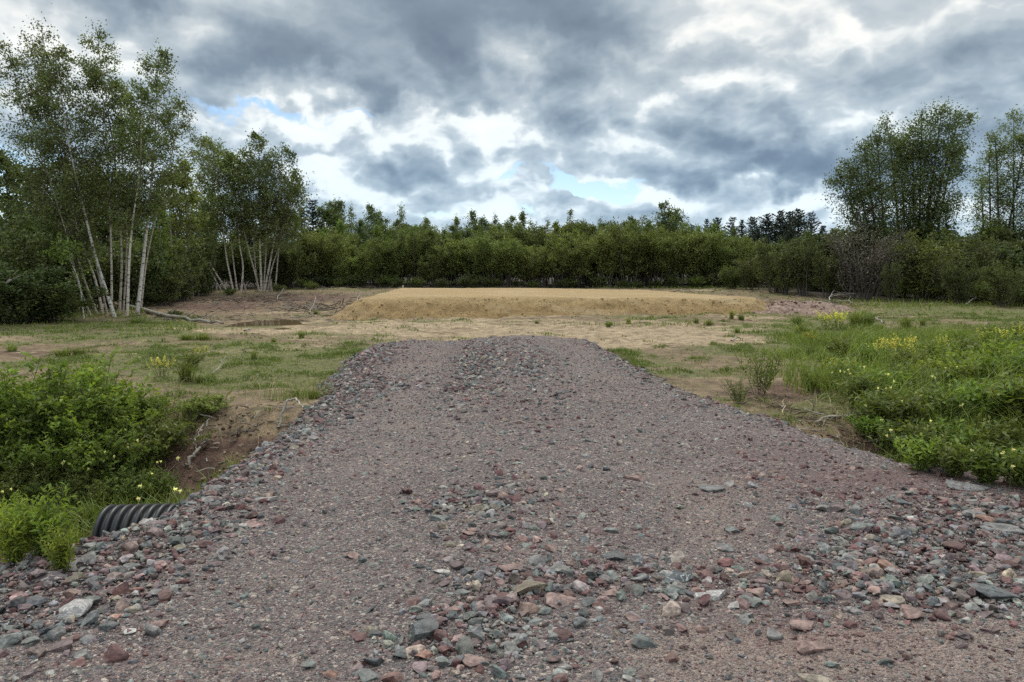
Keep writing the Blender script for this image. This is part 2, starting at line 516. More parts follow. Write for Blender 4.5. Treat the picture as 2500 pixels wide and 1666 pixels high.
PUD = at_y(672, 787, 23.6)
def ground_z(x, y):
    x = np.asarray(x, float); y = np.asarray(y, float)
    z0 = -0.17 + 0.34 * sstep(y, 30, 50) + 0.10 * sstep(np.abs(x), 12, 30) * sstep(y, 12, 30)
    z = z0
    z = z + 0.09 * fbm(x, y, 0.35, 4) + 0.13 * fbm(x, y * 1.5, 1.1, 3, 0.6) * sstep(y, 8, 12) + 0.06 * fbm(x, y, 2.2, 3) * sstep(y, 6, 10) * (1 - 0.5 * sstep(y, 20, 40))
    yt = 9.3 + 1.2 * fbm(x, y * 0 + 3.0, 0.6, 2) - 0.35 * sstep(x, 2, 5)
    depth = 0.86 - 0.18 * sstep(x, 0, 4) + 0.25 * fbm(x, y, 0.9, 3)
    z = z - depth * sstep(y, yt, yt - 2.3) * (1 - 0.55 * sstep(y, 4.2, 3.2))
    e = ((x - PUD.x) / 1.5) ** 2 + ((y - PUD.y) / 2.4) ** 2
    q = np.exp(-e * 0.8)
    z = z0 * q + z * (1 - q) - 0.05 * q + 0.02 * q * fbm(x, y, 1.5, 3)
    return z

LANES = [[on_z(*p) for p in row] for row in (((560, 1640), (760, 1400), (860, 1230), (930, 1050), (1000, 920), (1060, 850)), ((1900, 1640), (1740, 1330), (1640, 1130), (1570, 1010), (1480, 920), (1390, 850)))]
def lane_mask(x, y):
    """the two wheel tracks pressed into the gravel"""
    m_ = 0
    for row in LANES:
        yy = [p.y for p in row]; xx = [p.x for p in row]
        c = np.interp(y, yy, xx)
        m_ = np.maximum(m_, np.exp(-((x - c) / 0.46) ** 2) * (0.75 + 0.8 * fbm(x, y, 0.7, 2)))
    return np.clip(m_, 0, 1)
def drive_z(x, y):
    """top of the gravel drive and the road it leaves from, with its tipped shoulders"""
    x = np.asarray(x, float); y = np.asarray(y, float)
    s = poly_sd(POLY, x, y) + 0.28 * fbm(x, y, 1.7, 3) + 0.10 * fbm(x, y, 6.0, 2)
    z = -0.050 * lane_mask(x, y) + 0.05 * fbm(x, y, 0.8, 3) + 0.028 * fbm(x, y, 4.0, 3)
    z = z - 0.80 * np.maximum(0, np.sqrt(np.maximum(s + 0.02, 0) ** 2 + 0.004) - 0.06)
    p = on_z(1160, 890); q = on_z(1290, 900)
    z = z + 0.055 * np.exp(-((x - p.x) / .28) ** 2 - ((y - p.y) / 2.2) ** 2) * (1 + 3 * fbm(x, y, 3.0, 3)) + 0.05 * np.exp(-((x - q.x) / .2) ** 2 - ((y - q.y) / 1.0) ** 2)
    return z - 0.05 * sstep(y, 13.5, 16.5)

def top_z(x, y):
    return np.maximum(ground_z(x, y), drive_z(x, y))
def gz(x, y):
    return float(ground_z(np.array([x]), np.array([y]))[0])
def tz(x, y):
    return float(top_z(np.array([x]), np.array([y]))[0])
def gnd(px, py):
    """the point of the ground that the photo shows at this pixel"""
    d = ray(px, py)
    t = np.concatenate([np.arange(1.5, 14, .03), np.arange(14, 70, .15)])
    k = np.nonzero(EYE + d.z * t < top_z(d.x * t, d.y * t))[0]
    t = t[k[0]] if len(k) else 60.0
    x, y = d.x * t, d.y * t
    return Vector((x, y, tz(x, y)))

def grow(px, py, x, y, rx, ry):
    """soft elliptical patch round the spot seen at a pixel; half sizes in metres"""
    p = on_z(px, py, -0.1)
    return np.exp(-(((x - p.x) / rx) ** 2 + ((y - p.y) / ry) ** 2))

def axis(lo, hi, step, far):
    a = list(np.arange(lo, hi + 1e-6, step)); s = step
    up, dn = [hi], [lo]
    while up[-1] < far:
        s *= 1.35; up.append(up[-1] + s)
    s = step
    while dn[-1] > -far:
        s *= 1.35; dn.append(dn[-1] - s)
    return np.array(dn[:0:-1] + a + up[1:])

def grid_mesh(name, X, Y, Z, keep=None, col=None, smooth=True):
    ny, nx = X.shape
    V = np.stack([X, Y, Z], -1).reshape(-1, 3)
    i = (np.arange(ny - 1)[:, None] * nx + np.arange(nx - 1)[None, :]).ravel()
    Q = np.stack([i, i + 1, i + nx + 1, i + nx], 1)
    if keep is not None:
        k = keep.ravel()
        Q = Q[k[Q].any(1)]
        used = np.unique(Q); re = np.full(len(V), -1); re[used] = np.arange(len(used))
        Q = re[Q]; V = V[used]
        col = None if col is None else col[used]
    return mesh_np(name, V, None, Q, col, smooth)

def green_mask(x, y):
    """how much low green grows on the bare ground, 0..1"""
    g_ = 0.36 + 1.5 * fbm(x, y * 1.4, 0.55, 5, 0.6) + 0.6 * fbm(x * 0.6, y * 1.6, 1.3, 3)
    g_ = g_ + 0.5 * grow(700, 905, x, y, 2.2, 1.3) + 0.35 * grow(450, 880, x, y, 3, 1.6) + 0.25 * grow(600, 850, x, y, 4.0, 3.0) + 0.5 * grow(330, 800, x, y, 4.5, 2.4) + 0.35 * grow(840, 860, x, y, .9, 2.4)
    g_ = g_ + 0.8 * grow(2250, 830, x, y, 4.0, 5.0) + 0.5 * grow(2420, 760, x, y, 6, 6) + 0.35 * grow(1650, 890, x, y, 1.6, 1.6) + 0.2 * grow(1900, 850, x, y, 2, 2)
    g_ = g_ + 0.4 * grow(1750, 702, x, y, 8, 6) + 0.25 * grow(100, 770, x, y, 6, 4)
    g_ = g_ - 0.55 * grow(1250, 800, x, y, 5.5, 3.4) - 0.4 * grow(1650, 815, x, y, 3.0, 2.2) - 0.75 * grow(650, 740, x, y, 5.0, 7.0) - 0.5 * grow(80, 850, x, y, 1.0, 1.2)
    g_ = g_ - 1.2 * sstep(ground_z(x, y), -0.24, -0.50) * sstep(y, 12, 10)
    g_ = g_ - 0.5 * grow(1950, 930, x, y, 1.0, 1.1) - 0.45 * grow(620, 800, x, y, 2, 1.2)
    return np.clip(g_, 0, 0.85)
def sand_mask(x, y):
    s_ = 0.30 + 1.4 * fbm(x + 40, y * 1.5, 0.6, 5, 0.6) + 0.8 * fbm(x * .5, y * 1.8 + 9, 1.5, 3)
    s_ = s_ + 0.50 * grow(1250, 795, x, y, 6.0, 4.0) + 0.6 * grow(1600, 815, x, y, 3.2, 2.6) + 0.5 * grow(650, 850, x, y, 2.0, 1.2) + 0.5 * grow(730, 800, x, y, 2.6, 1.6)
    s_ = s_ - 0.9 * grow(600, 735, x, y, 5, 6) + 0.25 * grow(300, 870, x, y, 2, 1.5) - 0.5 * grow(2300, 740, x, y, 8, 7)
    s_ = s_ - 0.6 * sstep(ground_z(x, y), -0.24, -0.50) * sstep(y, 12, 10)
    return np.clip(s_, 0, 0.78)
def red_mask(x, y):
    r_ = 0.12 + 0.8 * fbm(x + 11, y + 5, 0.5, 3) + 1.3 * sstep(ground_z(x, y), -0.24, -0.6) * sstep(y, 12, 10)
    r_ = r_ + 0.8 * sstep(y, 48, 52) + 0.7 * grow(620, 735, x, y, 5.5, 7.0) + 0.5 * grow(60, 850, x, y, 1.2, 1.2) + 0.5 * grow(2000, 735, x, y, 4, 4) + 0.3 * grow(560, 890, x, y, 1.4, 1) + 0.6 * grow(1950, 940, x, y, 1.4, 1.6)
    return np.clip(r_, 0, 1)

ax_x = axis(-24, 24, 0.14, 2600.0); ax_y = axis(3.0, 62, 0.14, 2600.0)
GX, GY = np.meshgrid(ax_x, ax_y)
GZ = ground_z(GX, GY)
far = sstep(np.hypot(GX, GY), 70, 200)
GZ = GZ * (1 - far) + 0.1 * far
gcol = np.stack([green_mask(GX, GY), sand_mask(GX, GY), red_mask(GX, GY)], -1).reshape(-1, 3)
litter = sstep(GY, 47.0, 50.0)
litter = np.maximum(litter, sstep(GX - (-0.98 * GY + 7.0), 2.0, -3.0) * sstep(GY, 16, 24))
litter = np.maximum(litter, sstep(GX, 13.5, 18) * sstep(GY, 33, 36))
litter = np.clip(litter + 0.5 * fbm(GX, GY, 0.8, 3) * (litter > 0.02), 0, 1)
m, G = material("earth")
lit = G.n("ShaderNodeAttribute", attribute_name="litter").outputs["Fac"]
mk = G.n("ShaderNodeSeparateColor"); G.set(mk.inputs[0], tint_attr(G))
w = wpos(G)
fine = G.noise(w, 9.0, 6.0, 0.65); mid = G.noise(w, 2.4, 5.0, 0.6); grit = G.noise(w, 55.0, 3.0, 0.6)
fc = G.smooth(G.math("ADD", G.math("MULTIPLY", G.noise(w, 4.2, 8.0, 0.72), 0.75), G.math("MULTIPLY", grit, 0.25)), 0.30, 0.70)
soil = G.mix(fc, (0.080, 0.056, 0.034), (0.300, 0.215, 0.128))
sandy = G.mix(fc, (0.13, 0.093, 0.055), (0.53, 0.40, 0.25))
redd = G.mix(fc, (0.045, 0.026, 0.018), (0.190, 0.112, 0.078))
moss = G.mix(G.smooth(G.noise(w, 11.0, 5.0, 0.75), 0.3, 0.7), (0.042, 0.055, 0.014), (0.200, 0.195, 0.068))
def edge(maskv, k=0.55, lo=0.42, hi=0.62):
    v = G.math("ADD", maskv, G.math("MULTIPLY", G.math("SUBTRACT", G.math("ADD", G.math("MULTIPLY", fine, 0.6), G.math("MULTIPLY", mid, 0.4)), 0.5), k * 2))
    return G.smooth(v, lo, hi)
c = G.mix(edge(mk.outputs[2], 0.9, 0.35, 0.70), soil, redd)
c = G.mix(edge(mk.outputs[1], 1.0, 0.38, 0.72), c, sandy)
c = G.mix(G.math("MULTIPLY", edge(mk.outputs[0], 1.0, 0.36, 0.70), 0.88), c, moss)
c = G.mix(1.0, c, G.mix(grit, (0.55, 0.55, 0.55), (1.45, 1.45, 1.45)), "MULTIPLY")
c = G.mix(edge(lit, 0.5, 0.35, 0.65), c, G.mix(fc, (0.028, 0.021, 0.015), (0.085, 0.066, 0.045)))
hgt = G.math("ADD", G.math("MULTIPLY", fine, 1.0), G.math("MULTIPLY", grit, 0.25))
M["earth"] = finish(m, G, c, 0.95, bump(G, hgt, 1.0, 0.06))
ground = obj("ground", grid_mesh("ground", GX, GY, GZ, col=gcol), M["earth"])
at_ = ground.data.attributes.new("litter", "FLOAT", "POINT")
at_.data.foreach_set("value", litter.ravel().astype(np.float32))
tag(ground, kind="structure")

# ---- the gravel drive and the roadside it leaves from: one sheet with tipped shoulders
PATCH = [  # coarse (+) and fine (-) areas of the gravel: pixel, half sizes in metres, amount
    (1120, 1570, .42, .22, 1.0), (1280, 1430, .50, .26, 0.9), (1180, 1490, .3, .15, 0.7), (1100, 1225, .55, .32, 0.8), (1180, 1310, .5, .25, 0.5),
    (2200, 1340, .9, .5, .75), (2380, 1250, .7, .5, .8), (1750, 1400, .8, .22, .6), (2050, 1450, .6, .25, .7), (2380, 1430, .5, .3, .7),
    (130, 1480, .55, .35, 1.0), (230, 1390, .5, .35, .8), (420, 1330, .5, .35, .55), (1160, 890, .30, 2.4, 1.1), (1290, 900, .18, 1.2, 1.0), (980, 930, .3, 1.5, .4),
    (900, 1090, .8, 1.3, -.35), (1600, 1040, .9, 1.4, -.3), (650, 1560, .42, .3, -.8), (2280, 1620, .42, .16, -1.2), (1830, 1620, .4, .14, -.6),
    (800, 1330, .45, .5, -.4), (1650, 1250, .5, .5, -.25), (900, 1450, .3, .3, -.4), (1050, 1000, .4, 1.5, -.1), (2000, 1100, .5, .8, -.3)]
def coarse_mask(x, y):
    k = 0.30 + 0.55 * fbm(x, y, 1.1, 3)
    for (px, py, rx, ry, a) in PATCH:
        p = on_z(px, py)
        k = k + a * np.exp(-(((x - p.x) / rx) ** 2 + ((y - p.y) / ry) ** 2))
    k = k - 0.5 * lane_mask(x, y) * (1 - 0.8 * np.exp(-((x - 0.1) / .6) ** 2) * sstep(y, 4, 3.4))
    s = poly_sd(POLY, x, y)
    left = sstep(x, 0.5, -1.0)
    k = k + 0.75 * left * sstep(s, -0.75, -0.1) * sstep(y, 17, 13) + 0.25 * (1 - left) * sstep(s, -0.4, -0.05) * sstep(y, 6, 8)
    return np.clip(k, 0, 1.5)
def maroon_mask(x, y):
    k = 0.25 + 0.9 * fbm(x + 31, y + 8, 0.9, 3)
    for (px, py, rx, ry, a) in ((1110, 1570, .22, .13, .9), (1190, 1480, .16, .1, .8), (1380, 1420, .25, .1, .6), (1290, 1460, .25, .1, .5), (1200, 1345, .2, .12, .5),
                                (1950, 1540, .3, .15, .5), (280, 1590, .3, .15, .6), (80, 1460, .3, .3, .3), (2400, 1170, 1.0, .3, .5), (2150, 1560, .3, .1, .5),
                                (900, 1400, 1, 1.6, -.3), (1850, 1060, .8, 1.0, .12), (1000, 870, 1.5, 3, .15)):
        p = on_z(px, py)
        k = k + a * np.exp(-(((x - p.x) / rx) ** 2 + ((y - p.y) / ry) ** 2))
    return np.clip(k, 0, 1)
def dx_grid(lo, hi, step):
    return np.arange(lo, hi + 1e-6, step)
dxs = np.concatenate([dx_grid(-14, -4.2, .2), dx_grid(-4.0, 4.6, .045), dx_grid(4.8, 14, .2)])
dys = np.concatenate([dx_grid(-6, 1.8, .2), dx_grid(2.0, 18.0, .05)])
DX, DY = np.meshgrid(dxs, dys)
DZ = drive_z(DX, DY)
keep = DZ > ground_z(DX, DY) - 0.06
cm = coarse_mask(DX, DY); mm = maroon_mask(DX, DY)
tanm = np.clip(grow(2330, 1630, DX, DY, .5, .22) + .8 * grow(1800, 1640, DX, DY, .5, .16) + .4 * grow(600, 1640, DX, DY, .4, .14) + 0.25 + .7 * fbm(DX, DY, 1.3, 3) + .34 * lane_mask(DX, DY), 0, 1)
dcol = np.stack([cm / 1.5, mm, tanm], -1).reshape(-1, 3)
m, G = material("gravel_fines")
mk = G.n("ShaderNodeSeparateColor"); G.set(mk.inputs[0], tint_attr(G))
w = wpos(G)
v1 = G.n("ShaderNodeTexVoronoi"); G.set(v1.inputs["Vector"], w); v1.inputs["Scale"].default_value = 105.0
v2 = G.n("ShaderNodeTexVoronoi"); G.set(v2.inputs["Vector"], G.vmath("ADD", w, G.vmath("SCALE", G.noise(w, 9.0, 2.0, color=True), scale=0.05))); v2.inputs["Scale"].default_value = 52.0
cell = G.n("ShaderNodeSeparateColor"); G.set(cell.inputs[0], v1.outputs["Color"])
cell2 = G.n("ShaderNodeSeparateColor"); G.set(cell2.inputs[0], v2.outputs["Color"])
STOPS = [(0.0, (0.088, 0.078, 0.076)), (0.3, (0.155, 0.134, 0.128)), (0.55, (0.215, 0.188, 0.172)), (0.70, (0.175, 0.115, 0.108)), (0.86, (0.285, 0.235, 0.20)), (1.0, (0.50, 0.44, 0.37))]
c1 = G.ramp(cell.outputs[0], STOPS)
c2 = G.ramp(cell2.outputs[0], STOPS)
c = G.mix(G.smooth(cell2.outputs[1], 0.45, 0.6), c1, c2)
c = G.mix(G.math("MULTIPLY", G.smooth(G.math("ADD", mk.outputs[1], G.math("MULTIPLY", cell.outputs[1], 0.35)), 0.45, 1.05), 0.55), c, G.mix(cell.outputs[2], (0.115, 0.056, 0.054), (0.22, 0.128, 0.118)))
tw = G.math("MULTIPLY", G.smooth(G.math("ADD", mk.outputs[2], G.math("MULTIPLY", G.noise(w, 40.0, 3.0), 0.35)), 0.50, 1.1), 0.6)
c = G.mix(tw, c, G.mix(cell.outputs[2], (0.20, 0.155, 0.125), (0.40, 0.315, 0.260)))
c = G.mix(1.0, c, G.mix(G.noise(w, 3.0, 5.0, 0.6), (0.92, 0.89, 0.90), (1.38, 1.33, 1.34)), "MULTIPLY")
h = G.math("SUBTRACT", 1.0, G.math("MINIMUM", v1.outputs["Distance"], 1.0))
h2 = G.math("SUBTRACT", 1.0, G.math("MINIMUM", v2.outputs["Distance"], 1.0))
M["gravel_fines"] = finish(m, G, c, 0.92, bump(G, G.math("ADD", h, h2), 1.0, 0.018))
drive = obj("gravel_road", grid_mesh("gravel_road", DX, DY, DZ, keep, dcol), M["gravel_fines"])
tag(drive, kind="structure")

# ---- stones
def ico(sub):
    import bmesh
    bm = bmesh.new(); bmesh.ops.create_icosphere(bm, subdivisions=sub, radius=1.0)
    bm.verts.ensure_lookup_table()
    V = np.array([v.co[:] for v in bm.verts]); F = np.array([[v.index for v in f.verts] for f in bm.faces]); bm.free()
    return V, F
ICO1, ICO2, ICO4 = ico(1), ico(2), ico(4)
PAL = {"dark grey": (0.115, 0.125, 0.128), "grey": (0.205, 0.203, 0.198), "grey-green": (0.180, 0.195, 0.184), "maroon": (0.135, 0.072, 0.069),
       "pink": (0.275, 0.185, 0.165), "purple-grey": (0.175, 0.132, 0.132), "tan": (0.33, 0.28, 0.22), "white": (0.42, 0.395, 0.365), "rust": (0.32, 0.18, 0.135), "pale grey": (0.28, 0.26, 0.245)}
def pal_pick(r, n, mar):
    names = ["dark grey", "grey", "grey-green", "maroon", "pink", "purple-grey", "tan", "white", "pale grey"]
    base = np.array([0.16, 0.22, 0.11, 0.10, 0.085, 0.20, 0.05, 0.008, 0.065])
    red = np.array([0.07, 0.06, 0.03, 0.50, 0.14, 0.17, 0.01, 0.00, 0.02])
    wgt = base[None] * (1 - mar[:, None]) + red[None] * mar[:, None]
    cum = np.cumsum(wgt, 1); cum /= cum[:, -1:]
    k = (r.random(n)[:, None] > cum).sum(1)
    C = np.array([PAL[a] for a in names])[k]
    return C * r.uniform(0.65, 1.60, (n, 1)) * r.uniform(0.93, 1.07, (n, 3)), k, names
def rot_z(a):
    c, s = np.cos(a), np.sin(a); z = np.zeros_like(a); o = np.ones_like(a)
    return np.stack([np.stack([c, -s, z], -1), np.stack([s, c, z], -1), np.stack([z, z, o], -1)], -2)
def rot_rand(r, n, tilt):
    ax = unit(np.concatenate([r.normal(size=(n, 2)), np.zeros((n, 1))], 1)); an = r.normal(size=n) * tilt
    K = np.zeros((n, 3, 3)); K[:, 0, 2] = ax[:, 1]; K[:, 1, 2] = -ax[:, 0]; K[:, 2, 0] = -ax[:, 1]; K[:, 2, 1] = ax[:, 0]
    I = np.eye(3)[None]
    return (I + np.sin(an)[:, None, None] * K + (1 - np.cos(an))[:, None, None] * (K @ K)) @ rot_z(r.uniform(0, 2 * np.pi, n))
def scatter_stones(bag, r, pts, size, col, flat=(0.35, 0.75), sink=0.18, base=ICO1, tilt=0.45):
    n = len(pts); V0, F0 = base
    V = V0[None] * r.uniform(0.62, 1.18, (n, len(V0), 1))
    for k in range(5):                                   # broken faces
        nrm = unit(r.normal(size=(n, 3))); off = r.uniform(0.35, 0.72, (n, 1))
        over = np.maximum(0, np.einsum("nvk,nk->nv", V, nrm) - off)
        V = V - over[..., None] * nrm[:, None, :]
    sc = np.stack([np.ones(n), r.uniform(0.6, 0.95, n), r.uniform(*flat, n)], -1) * (size[:, None] * 0.56)
    V = np.einsum("nij,nvj->nvi", rot_rand(r, n, tilt), V * sc[:, None, :])
    z = pts[:, 2] + size * (0.22 - sink)
    V[..., :2] += pts[:, None, :2]; V[..., 2] += z[:, None]
    m_ = len(V0)
    bag.add(V.reshape(-1, 3), (np.arange(n)[:, None, None] * m_ + F0[None]).reshape(-1, 3), None,
            np.repeat(col, m_, axis=0))
def sample_xy(r, x0, x1, y0, y1, dens):
    n = int((x1 - x0) * (y1 - y0) * dens)
    return r.uniform(x0, x1, n), r.uniform(y0, y1, n)
def in_view(x, y, pad=0.5):
    return np.abs(x) < 0.71 * y + pad + 0.4
rs = np.random.default_rng(21)
bag = Bag()
LAYERS = [  # density per square metre, size range, y range, how strongly it follows the coarse patches, floor
    (1900, 0.010, 0.020, 2.3, 5.4, 0.6, 0.60), (560, 0.015, 0.030, 2.3, 9.0, 1.0, 0.46), (330, 0.026, 0.052, 2.3, 14.0, 1.4, 0.30),
    (360, 0.020, 0.036, 8.0, 17.4, 0.9, 0.42), (150, 0.045, 0.080, 2.3, 17.4, 1.5, 0.06), (62, 0.068, 0.115, 2.6, 17.4, 1.8, 0.0)]
for (dens, a, b, y0, y1, follow, floor) in LAYERS:
    x, y = sample_xy(rs, -8.0, 9.0, y0, y1, dens)
    k = in_view(x, y); x, y = x[k], y[k]
    sd = poly_sd(POLY, x, y)
    c = coarse_mask(x, y) * (sd < 0.45)
    k = rs.random(len(x)) < np.clip(floor + (1 - floor) * np.clip(c, 0, 1) ** 1.6 * follow * 0.8, 0, 1) * (sd < 0.42)
    x, y = x[k], y[k]
    dz = drive_z(x, y); k = dz > ground_z(x, y) - 0.10; x, y, dz = x[k], y[k], dz[k]
    z = np.maximum(dz, ground_z(x, y))
    n = len(x)
    col, _, _ = pal_pick(rs, n, maroon_mask(x, y))
    size = a + (b - a) * rs.random(n) ** 1.5
    lift = 0.035 * np.clip(coarse_mask(x, y) - 0.7, 0, 0.8) * rs.random(n)
    scatter_stones(bag, rs, np.stack([x, y, z + lift], -1), size, col, base=ICO2 if a > 0.04 else ICO1)
# stray stones and clods on the banks
x, y = sample_xy(rs, -6.5, 6.5, 6.5, 11.5, 150)
k = (poly_sd(POLY, x, y) > 0.3) & (ground_z(x, y) < -0.22); x, y = x[k], y[k]
col = np.array([(0.15, 0.092, 0.066), (0.26, 0.185, 0.135), (0.095, 0.055, 0.040)])[rs.integers(0, 3, len(x))]
scatter_stones(bag, rs, np.stack([x, y, ground_z(x, y)], -1), 0.015 + 0.075 * rs.random(len(x)) ** 2.5, col, base=ICO1)
gravel = obj("gravel", bag.mesh("gravel"), M["stone"])
tag(gravel, "loose crushed grey, purple and maroon stone covering the drive and its shoulders", kind="stuff")

# ---- the larger stones, each its own thing
def rock_mesh(r, w, d, t, col, cuts=12, rough=0.05, boxy=0.0):
    V0, F0 = ICO4
    V = V0.copy()
    if boxy:
        V = V / (np.abs(V) ** 4).sum(1, keepdims=True) ** 0.25 * boxy + V * (1 - boxy)
    for k in range(cuts):
        nrm = unit(r.normal(size=3)); off = r.uniform(0.38, 0.78)
        over = np.maximum(0, V @ nrm - off)
        V = V - over[:, None] * nrm
    V = V / np.abs(V).max(0)
    n3 = np.stack([fbm(V[:, (a + 1) % 3] * 1 + a * 7 + r.random() * 9, V[:, (a + 2) % 3] + V[:, a], 2.5, 4) for a in range(3)], 1)
    V = V + n3 * rough * 2.4
    V = V * np.array([w, d, t]) * 0.5
    shade = 1 + 0.35 * fbm(V0[:, 0] * 2 + r.random() * 20, V0[:, 1] * 2 + V0[:, 2], 1.5, 3)
    return mesh_np("stone", V, F0, None, np.array(col)[None] * shade[:, None], False)
